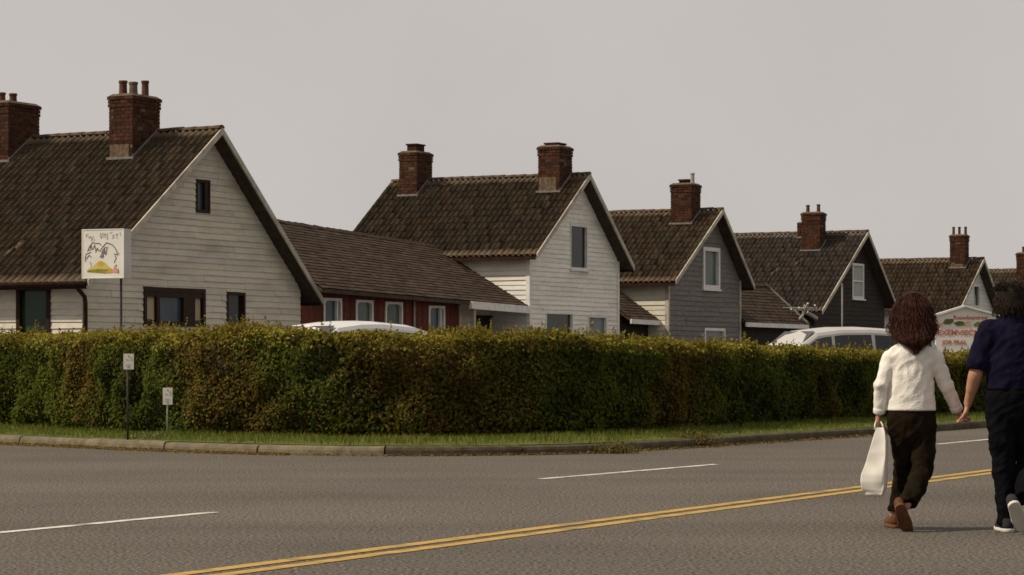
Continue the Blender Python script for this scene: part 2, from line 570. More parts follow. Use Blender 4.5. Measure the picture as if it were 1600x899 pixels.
def shingle_mesh(name, parent, mat, A, B, C, E, course=0.17, sw=0.28):
    """A, B: ridge ends; C, E: eave ends"""
    A, B, C, E = (np.array(q, float) for q in (A, B, C, E))
    wid = np.linalg.norm(B - A); length = np.linalg.norm(C - A) + 0.04
    Nn = np.cross(B - A, C - A); Nn /= np.linalg.norm(Nn); Nn = Nn if Nn[2] > 0 else -Nn
    mb = MB(); tn = []
    nc = int(length / course) + 1; course = length / nc
    for c in range(nc):
        x = -random.uniform(0, sw)
        while x < wid:
            w = sw * random.uniform(0.75, 1.2)
            x0, x1 = max(x, 0), min(x + w - 0.006, wid)
            x += w
            if x1 - x0 < 0.03: continue
            t0, t1 = c * course - 0.03, (c + 1) * course + random.uniform(-0.008, 0.012)
            t0 = max(t0, 0)
            h0, h1, th = 0.004, 0.020 + random.uniform(0, 0.006), 0.012
            q = lambda xx, tt, hh: tuple((A * (1 - xx / wid) + B * xx / wid) * (1 - tt / (length - .04)) + (C * (1 - xx / wid) + E * xx / wid) * tt / (length - .04) + Nn * hh)
            mb.hexa([q(x0, t0, h0 - th), q(x1, t0, h0 - th), q(x1, t1, h1 - th), q(x0, t1, h1 - th),
                     q(x0, t0, h0), q(x1, t0, h0), q(x1, t1, h1), q(x0, t1, h1)])
            tn += [rt(0.72, 1.25)] * 8
    o = mb.build(name, mat, parent, tint=np.array(tn))
    return tag(o, kind='stuff')


def rect_cut(a0, a1, z0, z1, openings):
    """split a board into the pieces left beside / above / below the openings"""
    out = [(a0, a1, z0, z1)]
    for (b0, b1, y0, y1) in openings:
        nxt = []
        for (p0, p1, q0, q1) in out:
            if b1 <= p0 or b0 >= p1 or y1 <= q0 or y0 >= q1:
                nxt.append((p0, p1, q0, q1)); continue
            if p0 < b0: nxt.append((p0, b0, q0, q1))
            if p1 > b1: nxt.append((b1, p1, q0, q1))
            m0, m1 = max(p0, b0), min(p1, b1)
            if q0 < y0 - 0.01: nxt.append((m0, m1, q0, y0))
            if q1 > y1 + 0.01: nxt.append((m0, m1, y1, q1))
        out = nxt
    return out


def siding(parent, face, mat, lo, hi, z0, z1, exposure, openings, single=True, name='board', maxlen=3.7):
    """face(a, out, z) -> local point.  lo(z), hi(z) give the ends of the wall at height z."""
    z = z0; big = MB(); bt = []
    while z < z1 - 0.02:
        zt = min(z + exposure, z1)
        L0, L1, H0, H1 = lo(z), lo(zt), hi(z), hi(zt)
        if H0 - L0 < 0.05: break
        if H1 < L1: H1 = L1 = (H1 + L1) / 2
        cuts = [L0]
        x = L0 + random.uniform(0.5, maxlen)
        while x < H0 - 0.4:
            cuts.append(x); x += random.uniform(maxlen * 0.7, maxlen)
        cuts.append(H0)
        for c0, c1 in zip(cuts, cuts[1:]):
            g = 0.003
            for (p0, p1, q0, q1) in rect_cut(c0 + g, c1 - g, z, zt, openings):
                if p1 - p0 < 0.02: continue
                t0 = p0 if p0 > L0 + 0.01 else None
                t1 = p1 if p1 < H0 - 0.01 else None
                top0 = p0 if t0 is not None else L0 + (L1 - L0) * (q1 - z) / (zt - z)
                top1 = p1 if t1 is not None else H0 + (H1 - H0) * (q1 - z) / (zt - z)
                top0, top1 = min(max(top0, min(p0, L1)), max(p1, H1)), top1
                if top1 < top0: top1 = top0 = (top0 + top1) / 2
                w0, w1 = random.uniform(-0.011, 0.011), random.uniform(-0.011, 0.011)
                o0 = 0.025 + random.uniform(-0.006, 0.008)
                lapz = 0.012 if q0 <= z + 1e-6 else 0
                pts = [face(p0, o0, q0 - lapz + w0), face(p1, o0, q0 - lapz + w1), face(p1, -0.1, q0), face(p0, -0.1, q0),
                       face(top0, 0.002, q1), face(top1, 0.002, q1), face(top1, -0.1, q1), face(top0, -0.1, q1)]
                t = rt(0.9, 1.06)
                if single:
                    MB().hexa(pts).build(name, mat, parent, tint=t)
                else:
                    big.hexa(pts); bt += [t] * 8
        z = zt
    if not single and big.v:
        tag(big.build('siding_boards', mat, parent, tint=np.array(bt)), kind='stuff')


def window(parent, face, rect, fmat, gmat, fw=0.06, sill=False, mull=(), curtains=(), trans=(), name='window', proud=0.035, arch=False, label=None):
    a0, a1, z0, z1 = rect
    mb = MB()

    def bar(p0, p1, q0, q1, o0=-0.075, o1=None):
        o1 = proud if o1 is None else o1
        mb.hexa([face(p0, o1, q0), face(p1, o1, q0), face(p1, o0, q0), face(p0, o0, q0),
                 face(p0, o1, q1), face(p1, o1, q1), face(p1, o0, q1), face(p0, o0, q1)])
    bar(a0, a0 + fw, z0, z1); bar(a1 - fw, a1, z0, z1)
    bar(a0 + fw, a1 - fw, z1 - fw, z1, o1=proud - 0.003); bar(a0 + fw, a1 - fw, z0, z0 + fw, o1=proud - 0.003)
    for m0, m1 in mull:
        bar(m0, m1, z0 + fw, z1 - fw, o1=proud - 0.012)
    for m0, m1 in trans:
        bar(a0 + fw, a1 - fw, m0, m1, o1=proud - 0.015)
    if arch:        # rounded upper corners
        w = a1 - a0
        for sg in (0, 1):
            e0 = a0 + fw if sg == 0 else a1 - fw
            d = 1 if sg == 0 else -1
            r = (w - 2 * fw) * 0.17
            pts = [(e0, z1 - fw - r)]
            for k in range(5):
                th = math.pi / 2 * k / 4
                pts.append((e0 + d * r * (1 - math.cos(th)), z1 - fw - r + r * math.sin(th)))
            pts.append((e0, z1 - fw))
            fr = [face(p, proud - 0.006, q) for p, q in pts]; bk = [face(p, -0.05, q) for p, q in pts]
            mb.poly(fr if sg else fr[::-1])
            for k in range(len(pts)):
                k2 = (k + 1) % len(pts)
                mb.quad(fr[k], fr[k2], bk[k2], bk[k])
    w = mb.build(name, fmat, parent)
    if label: w['label'] = label
    MB().hexa([face(a0 + 0.01, -0.05, z0 + 0.01), face(a1 - 0.01, -0.05, z0 + 0.01), face(a1 - 0.01, -0.07, z0 + 0.01), face(a0 + 0.01, -0.07, z0 + 0.01),
               face(a0 + 0.01, -0.05, z1 - 0.01), face(a1 - 0.01, -0.05, z1 - 0.01), face(a1 - 0.01, -0.07, z1 - 0.01), face(a0 + 0.01, -0.07, z1 - 0.01)]).build('pane', gmat, w)
    for (c0, c1, q0, q1, cm) in curtains:
        mb = MB()
        K = 14
        for k in range(K):
            x0, x1 = c0 + (c1 - c0) * k / K, c0 + (c1 - c0) * (k + 1) / K
            d0, d1 = -0.038 + 0.008 * (k % 2), -0.038 + 0.008 * ((k + 1) % 2)
            mb.quad(face(x0, d0, q0), face(x1, d1, q0), face(x1, d1, q1), face(x0, d0, q1))
        mb.build('curtain', cm, w)
    if sill:
        mb = MB(); bar_ = mb
        mb.hexa([face(a0 - 0.05, 0.09, z0 - 0.06), face(a1 + 0.05, 0.09, z0 - 0.06), face(a1 + 0.05, -0.03, z0 - 0.06), face(a0 - 0.05, -0.03, z0 - 0.06),
                 face(a0 - 0.05, 0.085, z0 - 0.004), face(a1 + 0.05, 0.085, z0 - 0.004), face(a1 + 0.05, -0.03, z0 - 0.004), face(a0 - 0.05, -0.03, z0 - 0.004)])
        mb.build('sill', fmat, w)
    return w


class House:
    def __init__(self, name, label, apex, lt, rtp, length, eo=0.38, ro=0.40, v0=V0, tile='tile', group=None, trim='trim', pitch=0.185, tiles=True):
        vf = v0 - ro
        self.ua, self.za = on_v(*apex, vf)
        self.ul, self.zl = on_v(*lt, vf)
        self.ur, self.zr = on_v(*rtp, vf)
        self.v0, self.vf, self.vb = v0, vf, v0 + length + ro
        self.wl, self.wr, self.wb = self.ul + eo, self.ur - eo, v0 + length
        self.sl = (self.za - self.zl) / (self.ua - self.ul)
        self.sr = (self.za - self.zr) / (self.ur - self.ua)
        self.t = 0.13
        # root at the gable's middle, on the ground; children are modelled in its rotated frame
        self.cu, self.cv = (self.wl + self.wr) / 2, v0
        X = DX * self.cu - DY * self.cv; Y = DY * self.cu + DX * self.cv
        self.root = empty(name, (X, Y, 0.12), YAW)
        tag(self.root, label, 'house', group)
        R = self.root
        t = self.t
        # wall core (follows the roof underside)
        i = 0.1
        uL, uR, vF, vB = self.wl + i, self.wr - i, v0 + i, self.wb
        zt = lambda u: self.roof_z(u) - t - 0.03
        ring = [(uL, 0.0), (uR, 0.0), (uR, zt(uR)), (self.ua, zt(self.ua)), (uL, zt(uL))]
        mb = MB()
        fr = [self.P(u, vF, z) for u, z in ring]; bk = [self.P(u, vB, z) for u, z in ring]
        mb.poly(fr); mb.poly(bk[::-1])
        for k in range(5):
            k2 = (k + 1) % 5
            mb.quad(fr[k2], fr[k], bk[k], bk[k2])
        mb.build('wall', M['core'], R)
        # roof deck: one slab per slope
        for sd, (ue, ze) in enumerate(((self.ul, self.zl), (self.ur, self.zr))):
            mb = MB()
            a, b = (ue, ze), (self.ua, self.za)
            pts = [(a[0], vf, a[1] - t), (b[0], vf, b[1] - t), (b[0], self.vb, b[1] - t), (a[0], self.vb, a[1] - t),
                   (a[0], vf, a[1] - 0.075), (b[0], vf, b[1] - 0.075), (b[0], self.vb, b[1] - 0.075), (a[0], self.vb, a[1] - 0.075)]
            mb.hexa([self.P(*p) for p in pts])
            rf = mb.build('roof', M['soffit'], R)
            d = Vector((ue - self.ua, 0, ze - self.za)); ln = d.length; d.normalize()
            if tiles:
                tiles_mesh('roof_tiles', rf, M[tile], self.P(self.ua, vf + 0.015, self.za - 0.03), (0, 1, 0), d, self.vb - vf - 0.03, ln + 0.05, pitch)
            # bargeboard on the front verge
            mb = MB(); h = 0.16
            e0, e1 = (ue, ze - 0.01), (self.ua, self.za - 0.01)
            f0, f1 = vf - 0.045, vf - 0.005
            mb.hexa([self.P(e0[0], f0, e0[1] - h), self.P(e1[0], f0, e1[1] - h), self.P(e1[0], f1, e1[1] - h), self.P(e0[0], f1, e0[1] - h),
                     self.P(e0[0], f0, e0[1]), self.P(e1[0], f0, e1[1]), self.P(e1[0], f1, e1[1]), self.P(e0[0], f1, e0[1])])
            mb.build('bargeboard', M[trim], R)
            # fascia and gutter along the eave
            sgn = -1 if sd == 0 else 1
            mb = MB()
            u0, u1 = sorted((ue + sgn * 0.005, ue + sgn * 0.035))
            p0, p1 = self.P(u0, vf + 0.01, ze - 0.2), self.P(u1, self.vb - 0.01, ze - 0.035)
            mb.box(p0[0], p1[0], p0[1], p1[1], p0[2], p1[2])
            mb.build('fascia', M['brown_trim'], R)
        # ridge tiles
        me = None
        L = 0.36; n = int((self.vb - vf) / L)
        for k in range(n + 1):
            vv = vf - 0.02 + k * L
            if vv + L > self.vb + 0.1: break
            if me is None:
                mb = MB()
                for (y, r) in ((0, 0.12), (L * 0.88, 0.108), (L + 0.02, 0.105)):
                    for j in range(7):
                        th = math.pi * (0.08 + 0.84 * j / 6)
                        mb.v.append((r * math.cos(th), y, r * math.sin(th) * 0.9))
                for q in range(2):
                    for j in range(6):
                        mb.f.append((q * 7 + j, q * 7 + 7 + j, q * 7 + 8 + j, q * 7 + j + 1))
                mb.f.append(tuple(range(7)))
                o = mb.build('ridge_tile', M['ridge'], R); me = o.data
            else:
                o = bpy.data.objects.new('ridge_tile', me); COL.objects.link(o); o.parent = R
            o.location = self.P(self.ua, vv, self.za - 0.055 + random.uniform(-0.006, 0.006))
            o.rotation_euler = (random.uniform(-0.008, 0.02), random.uniform(-0.03, 0.03), random.uniform(-0.01, 0.01))

    def P(self, u, v, z):
        return (u - self.cu, v - self.cv, z - 0.12)

    def roof_z(self, u):
        return self.za - (self.ua - u) * self.sl if u < self.ua else self.za - (u - self.ua) * self.sr

    # front gable face:  a = u coordinate;   side face: a = v coordinate (a grows away from the street)
    def front(self, a, out, z): return self.P(a, self.v0 - out, z)
    def side(self, a, out, z): return self.P(self.wl - out, a, z)

    def frect(self, x0, x1, y0, y1, ref=None):
        """photo rectangle on the gable wall; heights taken at the middle column"""
        xm = (x0 + x1) / 2
        return (on_v(x0, y0, self.v0)[0], on_v(x1, y0, self.v0)[0], on_v(xm, y1, self.v0)[1], on_v(xm, y0, self.v0)[1])

    def srect(self, x0, x1, y0, y1):
        xm = (x0 + x1) / 2
        return (on_u(x1, y0, self.wl)[0], on_u(x0, y0, self.wl)[0], on_u(xm, y1, self.wl)[1], on_u(xm, y0, self.wl)[1])

    def clad(self, mat, smat, exposure, front_open=(), side_open=(), single=True, corner=None):
        lo = lambda z: self.wl if self.roof_z(self.wl) - self.t >= z else self.ua - (self.za - self.t - z) / self.sl
        hi = lambda z: self.wr if self.roof_z(self.wr) - self.t >= z else self.ua + (self.za - self.t - z) / self.sr
        siding(self.root, self.front, M[mat], lo, hi, 0.3, self.za - self.t - 0.02, exposure, front_open, single, maxlen=1.9)
        zs = self.roof_z(self.wl) - self.t
        sf = self.side
        siding(self.root, lambda a, o, z: sf(self.v0 + self.wb - a, o, z), M[smat], lambda z: self.v0 + 0.0, lambda z: self.wb, 0.3, zs - 0.02, exposure,
               [(self.v0 + self.wb - b, self.v0 + self.wb - a_, c, d) for a_, b, c, d in side_open], single)
        if corner:
            for u, zt in ((self.wl, zs), (self.wr, self.roof_z(self.wr) - self.t)):
                s_ = 1 if u == self.wl else -1
                mb = MB()
                p = self.P(u - 0.03 * s_, self.v0 - 0.045, 0.3); q = self.P(u + 0.09 * s_, self.v0 + 0.08, zt - 0.01)
                mb.box(min(p[0], q[0]), max(p[0], q[0]), p[1], q[1], p[2], q[2])
                mb.build('corner_board', M[corner], self.root)

    def chimney(self, edge, bottom, top, wl_px, wr_px, pots=(), brick=True, cap=True, slab=None, render=False, bh=0.085, bw=0.23):
        """edge: photo column of the near corner; bottom/top rows there; wl_px, wr_px: widths of the left and right faces."""
        n = (-self.sl, 0, 1); p = (self.ua, 0, self.za); n = (self.sl * -1, 0, 1)
        u0, v0, zb = on_plane(edge, bottom, p, n)
        Yd = DY * u0 + DX * v0
        zt = CH + (HZ - top) / F * Yd
        dv = wl_px / F * Yd / DY
        du = wr_px / F * Yd / DX
        u1, v1 = u0 + du, v0 + dv
        c = self.P(u0, v0, zb)
        ch = empty('chimney', c, 0, self.root)
        H = zt - zb
        zlow = -0.25
        # mortar core
        i = 0.012
        MB().box(i, du - i, i, dv - i, zlow, H).build('stack', M['mortar'], ch)
        rows = int((H - 0.02) / bh)
        bh = H / rows
        proto = {}
        big = MB(); bt = []
        NB = 0
        for r in range(-2, rows):
            z0, z1 = r * bh + 0.006, (r + 1) * bh - 0.006
            out = 0.0
            if cap and r >= rows - 3: out = 0.018 if r < rows - 1 else 0.035
            for fc in range(4):
                Lf = dv if fc % 2 == 0 else du
                nb = max(2, int(round(Lf / bw)))
                w = Lf / nb
                x = -w / 2 * (r % 2) if True else 0
                while x < Lf - 0.01:
                    x0, x1 = max(x, -out if x <= 0 else x) + 0.006, min(x + w, Lf) - 0.006
                    if x0 < 0.02: x0 = -out
                    if x1 > Lf - 0.02: x1 = Lf + out
                    x += w
                    if x1 - x0 < 0.04: continue
                    if random.random() < 0.03 and out == 0: continue
                    o_ = out + random.uniform(-0.004, 0.006)
                    if fc == 0: b = (-o_, 0.05, x0, x1)                # left face (faces down the street)
                    elif fc == 1: b = (x0 + 0.001, x1 - 0.001, -o_, 0.05)              # right face (faces the road)
                    elif fc == 2: b = (du - 0.05, du + o_, x0, x1)
                    else: b = (x0, x1, dv - 0.05, dv + o_)
                    vis = fc < 2 and brick
                    if fc == 0 and render and 0 <= r < render and x1 < Lf * 0.95 and x0 > Lf * 0.15: continue
                    t = rt(0.6, 1.35)
                    if fc == 1 and False: pass
                    mb = MB() if vis else big
                    # start the left-face bricks behind the corner bricks
                    if fc == 1: b = (max(b[0], 0.051 if out == 0 else 0.051), b[1], b[2], b[3])
                    mb.box(b[0], b[1], b[2], b[3], z0, z1)
                    if vis:
                        mb.build('brick', M['brick'], ch, tint=t); NB += 1
                    else:
                        bt += [t] * 8
        if big.v:
            tag(big.build('brickwork', M['brick'], ch, tint=np.array(bt)), kind='stuff')
        if render:
            mb = MB(); mb.box(-0.01, 0.05, dv * 0.15, dv * 0.95, 0.0, render * bh)
            mb.build('render_patch', M['render'], ch)
        # flaunching and slab
        mb = MB(); o = 0.045
        mb.hexa([(-o + .02, -o + .02, H), (du + o - .02, -o + .02, H), (du + o - .02, dv + o - .02, H), (-o + .02, dv + o - .02, H),
                 (0.06, 0.06, H + 0.06), (du - 0.06, 0.06, H + 0.06), (du - 0.06, dv - 0.06, H + 0.06), (0.06, dv - 0.06, H + 0.06)])
        mb.build('capping', M['mortar'], ch)
        if slab:
            hz = slab[1]
            mb = MB(); k = slab[0]
            mb.box(du * k, du * (1 - k), dv * k, dv * (1 - k), H + 0.04, H + 0.04 + hz)
            mb.build('upper_course', M['brick'], ch, tint=(0.75, 0.75, 0.75))
            mb = MB(); mb.box(du * k - .03, du * (1 - k) + .03, dv * k - .03, dv * (1 - k) + .03, H + 0.042 + hz, H + 0.09 + hz)
            mb.build('upper_slab', M['brick'], ch, tint=(0.65, 0.65, 0.65))
        for (fu, fv, r, h, pm) in pots:
            MB().lathe((du * fu, dv * fv, H + 0.03), [(r * 1.12, 0), (r * 1.05, 0.05), (r, 0.09), (r * 0.95, h - 0.07), (r * 1.1, h - 0.05), (r * 1.1, h), (r * 0.7, h + 0.002)], 12).build('chimney_pot', M[pm], ch, smooth=False)
        # lead flashing: apron below, stepped along the road side
        mb = MB()
        mb.box(-0.05, -0.012 - 0.012, -0.05, dv + 0.05, -0.01, 0.05)
        sl = self.sl
        up = min(du, (self.ua - u0))
        mb.hexa([(-0.03, -0.03, -0.02), (up, -0.03, up * sl - 0.02), (up, -0.014, up * sl - 0.02), (-0.03, -0.014, -0.02),
                 (-0.03, -0.03, 0.07), (up, -0.03, up * sl + 0.07), (up, -0.014, up * sl + 0.07), (-0.03, -0.014, 0.07)])
        mb.build('flashing', M['lead'], ch)
        return ch


def gutter_pipe(h, px, ztop, zbot=0.2):
    """downpipe at the front-left corner of a house's side wall"""
    v, _ = on_u(px, 470, h.wl - 0.08)
    pts = [h.P(h.ul - 0.02, v + 0.06, ztop), h.P(h.ul + 0.06, v + 0.02, ztop - 0.10), h.P(h.wl - 0.12, v, ztop - 0.26), h.P(h.wl - 0.09, v, ztop - 0.40), h.P(h.wl - 0.09, v, zbot)]
    MB().tube(pts, 0.05, 8).build('downpipe', M['brown_trim'], h.root, smooth=True)
    mb = MB()
    K = 2
    pts = [h.P(h.ul - 0.09, h.vf + 0.02, h.zl - 0.10), h.P(h.ul - 0.09, h.vb, h.zl - 0.10)]
    mb.tube(pts, 0.055, 8)
    mb.build('gutter', M['brown_trim'], h.root, smooth=True)


# --- large cream house on the left
h1 = House('cream_gable_house', 'large cream clapboard house with brown tiled roof behind the square picture sign',
           (346, 199), (136, 437), (503, 465), 13.5, group='gabled houses along the street')
w_att = h1.frect(305, 327, 281, 333)
w_wide = h1.frect(223, 319, 450, 510)
w_sm = h1.frect(353, 382, 457, 512)
w_door = h1.srect(27, 80, 443, 530)
h1.clad('cream_board', 'cream2_board', 0.142, [w_att, w_wide, w_sm], [w_door])
window(h1.root, h1.front, w_att, M['brown_trim'], M['glass_blue'], 0.07, mull=[(w_att[0] + (w_att[1] - w_att[0]) * 0.62, w_att[1] - 0.05)])
a = w_wide; W = a[1] - a[0]
fx = lambda px: on_v(px, 480, V0)[0]
fz = lambda px, py: on_v(px, py, V0)[1]
window(h1.root, h1.front, w_wide, M['brown_trim'], M['glass_blue'], 0.10, mull=[(fx(243), fx(248)), (fx(285), fx(303))],
       curtains=[(fx(229), fx(243), fz(236, 499), fz(236, 457), M['drape']), (fx(303), fx(315), fz(309, 501), fz(309, 462), M['drape'])],
       trans=[(a[3] - 0.22, a[3] - 0.09)], proud=0.05, label='wide brown-framed window with yellowish curtains at both ends')
window(h1.root, h1.front, w_sm, M['brown_trim'], M['glass'], 0.07)
window(h1.root, lambda q, o, z: h1.side(q, o, z), w_door, M['brown_trim'], M['glass_green'], 0.10, name='door_window', proud=0.05)
gutter_pipe(h1, 134, h1.zl - 0.1)
h1.chimney(207, 248, 149, 40, 34, pots=[(0.22, 0.66, 0.095, 0.35, 'pot'), (0.26, 0.27, 0.10, 0.31, 'pot_grey'), (0.80, 0.40, 0.085, 0.40, 'pot')], render=4)
h1.chimney(13, 253, 160, 41, 36, pots=[(0.2, 0.55, 0.09, 0.24, 'pot'), (0.45, 0.4, 0.09, 0.24, 'pot')])

# --- white two-storey house
h2 = House('white_gable_house', 'tall white clapboard house with two chimneys beside the red annex',
           (921, 271), (838, 395), (990, 415), on_u(610, 283, on_v(921, 271, V0 - 0.4)[0])[0] - V0 - 0.4, eo=0.30, group='gabled houses along the street')
end_v = None
a2 = h2.frect(890, 917, 352, 421)
b2 = h2.frect(852, 894, 489, 530)
c2 = h2.frect(918, 947, 494, 535)
h2.clad('white_board', 'white_board', 0.138, [a2, b2, c2], corner='white_trim')
window(h2.root, h2.front, a2, M['white_trim'], M['glass'], 0.05, sill=True)
window(h2.root, h2.front, b2, M['white_trim'], M['glass_green'], 0.04)
window(h2.root, h2.front, c2, M['white_trim'], M['glass_pale'], 0.05)
h2.chimney(651, 306, 238, 28, 23, pots=(), slab=(0.24, 0.20))
h2.chimney(874, 300, 229, 33, 21, pots=(), slab=(0.20, 0.05), render=5)

# --- grey house
h3 = House('grey_gable_house', 'grey clapboard house with cream side wall and white upper window',
           (1129, 326), (1055, 437), (1178, 445), 12.5, eo=0.30, tile='tile_brown', group='gabled houses along the street')
a3 = h3.frect(1097, 1123, 387, 452)
b3 = h3.frect(1100, 1132, 513, 545)
h3.clad('grey_board', 'cream2_board', 0.165, [a3, b3], corner='trim')
window(h3.root, h3.front, a3, M['white_trim'], M['glass_teal'], 0.13, sill=True, proud=0.06)
window(h3.root, h3.front, b3, M['white_trim'], M['glass_pale'], 0.09)
h3.chimney(1080, 350, 288, 31, 17, pots=[(0.35, 0.1, 0.07, 0.36, 'galv')], slab=(0.28, 0.10), brick=False)

# --- dark brown house
h4 = House('dark_brown_house', 'dark brown boarded house with a white-framed curtained gable window',
           (1356, 361), (1284, 484), (1400, 474), 14.0, eo=0.25, tile='tile_grey', group='gabled houses along the street')
a4 = h4.frect(1331, 1349, 412, 467)
h4.clad('dark_board', 'dark_board', 0.17, [a4], single=False)
window(h4.root, h4.front, a4, M['white_trim'], M['glass_pale'], 0.09, sill=True, curtains=[(a4[0] + .09, a4[1] - .09, a4[2] + .09, a4[3] - .09, M['net'])], trans=[((a4[2] + a4[3]) / 2 - .03, (a4[2] + a4[3]) / 2 + .03)])
h4.chimney(1281, 392, 333, 27, 12, pots=[(0.3, 0.75, 0.07, 0.30, 'pot'), (0.45, 0.22, 0.07, 0.32, 'pot')], brick=False)
h4.chimney(1255, 372, 349, 9, 8, pots=(), brick=False, cap=False)

# --- pale house further on
h5 = House('pale_gable_house', 'pale boarded house with narrow dark gable window behind the red-lettered sign',
           (1537, 403), (1490, 503), (1568, 490), 15.0, eo=0.25, tile='tile_brown', group='gabled houses along the street')
a5 = h5.frect(1520.5, 1530, 446, 480)
h5.clad('pale_board', 'pale_board', 0.17, [a5], single=False)
window(h5.root, h5.front, a5, M['white_trim'], M['glass'], 0.06)
h5.chimney(1508, 419, 368, 22, 9, pots=[(0.4, 0.85, 0.06, 0.36, 'pot'), (0.5, 0.5, 0.06, 0.36, 'pot'), (0.6, 0.12, 0.06, 0.36, 'pot')], brick=False, render=2)

# --- last house at the right edge
h6 = House('far_gable_house', 'farthest brown-roofed house half hidden behind the man',
           (1652, 420), (1610, 500), (1680, 495), 14.0, eo=0.25, tile='tile_brown', group='gabled houses along the street')
h6.clad('cream_board', 'cream_board', 0.17, [], single=False)
h6.chimney(1609, 447, 396, 19, 8, pots=[(0.5, 0.6, 0.06, 0.3, 'pot')], brick=False)


# --- low annexes between the houses
def annex(name, label, eave_l, eave_r, ridge_l, ridge_r, vE, vR, roof='shingle', wall='red_board', wall_in=0.4, group=None, u_end=None, ridge_caps=True, fascia=None, fas_h=0.10):
    """eave / ridge given as photo points, on the planes v = vE and v = vR"""
    e0, e1 = on_v(*eave_l, vE), on_v(*eave_r, vE)
    r0, r1 = on_v(*ridge_l, vR), on_v(*ridge_r, vR)
    se = (e1[1] - e0[1]) / (e1[0] - e0[0]); sr = (r1[1] - r0[1]) / (r1[0] - r0[0])
    u0 = min(e0[0], r0[0]); u1 = u_end if u_end else max(e1[0], r1[0])
    ez = lambda u: e0[1] + (u - e0[0]) * se
    rz = lambda u: r0[1] + (u - r0[0]) * sr
    cu = (u0 + u1) / 2
    X = DX * cu - DY * vE; Y = DY * cu + DX * vE
    R = tag(empty(name, (X, Y, 0.12), YAW), label, 'building', group)
    P = lambda u, v, z: (u - cu, v - vE, z - 0.12)
    t = 0.10
    mb = MB()
    mb.hexa([P(u0, vE, ez(u0) - t), P(u1, vE, ez(u1) - t), P(u1, vR, rz(u1) - t), P(u0, vR, rz(u0) - t),
             P(u0, vE, ez(u0) - .03), P(u1, vE, ez(u1) - .03), P(u1, vR, rz(u1) - .03), P(u0, vR, rz(u0) - .03)])
    rf = mb.build('roof', M['soffit'], R)
    vB = 2 * vR - vE
    mb = MB()
    mb.hexa([P(u0, vR, rz(u0) - t), P(u1, vR, rz(u1) - t), P(u1, vB, ez(u1) - t), P(u0, vB, ez(u0) - t),
             P(u0, vR, rz(u0)), P(u1, vR, rz(u1)), P(u1, vB, ez(u1)), P(u0, vB, ez(u0))])
    mb.build('roof', M['shingle'], R, tint=(1, 1, 1))
    A = Vector(P(u0, vR, rz(u0))); B = Vector(P(u1, vR, rz(u1))); C = Vector(P(u0, vE, ez(u0)))
    S = (B - A); wid = S.length; S.normalize()
    T = (C - A); T = T - S * T.dot(S); ln = T.length; T.normalize()
    shingle_mesh('shingles', rf, M[roof], A, B, C, P(u1, vE, ez(u1)))
    if ridge_caps:
        L = 0.33; k = 0
        me = None
        while k * L < wid - 0.1:
            if me is None:
                mb = MB()
                mb.hexa([(0, -0.13, -0.07), (L, -0.13, -0.07), (L, 0.13, -0.07), (0, 0.13, -0.07),
                         (0, -0.015, 0.03), (L, -0.015, 0.015), (L, 0.015, 0.015), (0, 0.015, 0.03)])
                o = mb.build('ridge_cap', M['shingle'], R, tint=(0.9, 0.9, 0.9)); me = o.data
            else:
                o = bpy.data.objects.new('ridge_cap', me); COL.objects.link(o); o.parent = R
            p = A + S * (k * L)
            o.location = p + Vector((0, 0, 0.02 + random.uniform(-0.008, 0.012)))
            o.rotation_euler = (random.uniform(-.05, .05), -math.asin(S.z), 0)
            k += 1
    # fascia under the eave
    if fascia:
        mb = MB()
        for (q0, q1, hh, off) in fascia[1:]:
            mb.hexa([P(q0, vE - .03 - off, ez(q0) - hh - .03), P(q1, vE - .03 - off, ez(q1) - hh - .03), P(q1, vE - .002, ez(q1) - hh - .03), P(q0, vE - .002, ez(q0) - hh - .03),
                     P(q0, vE - .03 - off, ez(q0) - .03), P(q1, vE - .03 - off, ez(q1) - .03), P(q1, vE - .002, ez(q1) - .03), P(q0, vE - .002, ez(q0) - .03)])
        mb.build('fascia', M[fascia[0]], R)
    vW = vE + wall_in
    wz = lambda u: ez(u) + (rz(u) - ez(u)) * (wall_in / (vR - vE)) - t - 0.01
    return dict(R=R, P=P, u0=u0, u1=u1, ez=ez, rz=rz, vW=vW, vB=vB, wz=wz, vR=vR, face=lambda a, o, z: P(a, vW - o, z))


# red annex between the cream and the white house
uH2 = h2.wl
q = annex('red_annex', 'low red annex with dark shingled roof and four white round-topped windows', (501, 449), (834, 478), (436, 346), (692, 387), V0 + 0.05, 37.15,
          u_end=uH2 + 0.05, group=None, fascia=None)
R, P = q['R'], q['P']
uS = on_v(717, 500, q['vW'])[0]         # where the red wall ends and the porch begins
uF = on_v(735, 475, V0)[0]
eF = q['ez']
mb = MB()
for (a0, a1, hh, o_) in ((q['u0'], uF, 0.10, 0.0),):
    mb.hexa([P(a0, V0 + .02, eF(a0) - hh - .03), P(a1, V0 + .02, eF(a1) - hh - .03), P(a1, V0 + .048, eF(a1) - hh - .03), P(a0, V0 + .048, eF(a0) - hh - .03),
             P(a0, V0 + .02, eF(a0) - .03), P(a1, V0 + .02, eF(a1) - .03), P(a1, V0 + .048, eF(a1) - .03), P(a0, V0 + .048, eF(a0) - .03)])
mb.build('gutter_board', M['soffit'], R)
mb = MB()
a0, a1 = uF, uH2 - 0.06
mb.hexa([P(a0, V0 - .06, eF(a0) - .24), P(a1, V0 - .06, eF(a1) - .24), P(a1, V0 + .04, eF(a1) - .24), P(a0, V0 + .04, eF(a0) - .24),
         P(a0, V0 - .06, eF(a0) - .03), P(a1, V0 - .06, eF(a1) - .03), P(a1, V0 + .04, eF(a1) - .03), P(a0, V0 + .04, eF(a0) - .03)])
mb.build('porch_fascia', M['white_trim'], R)
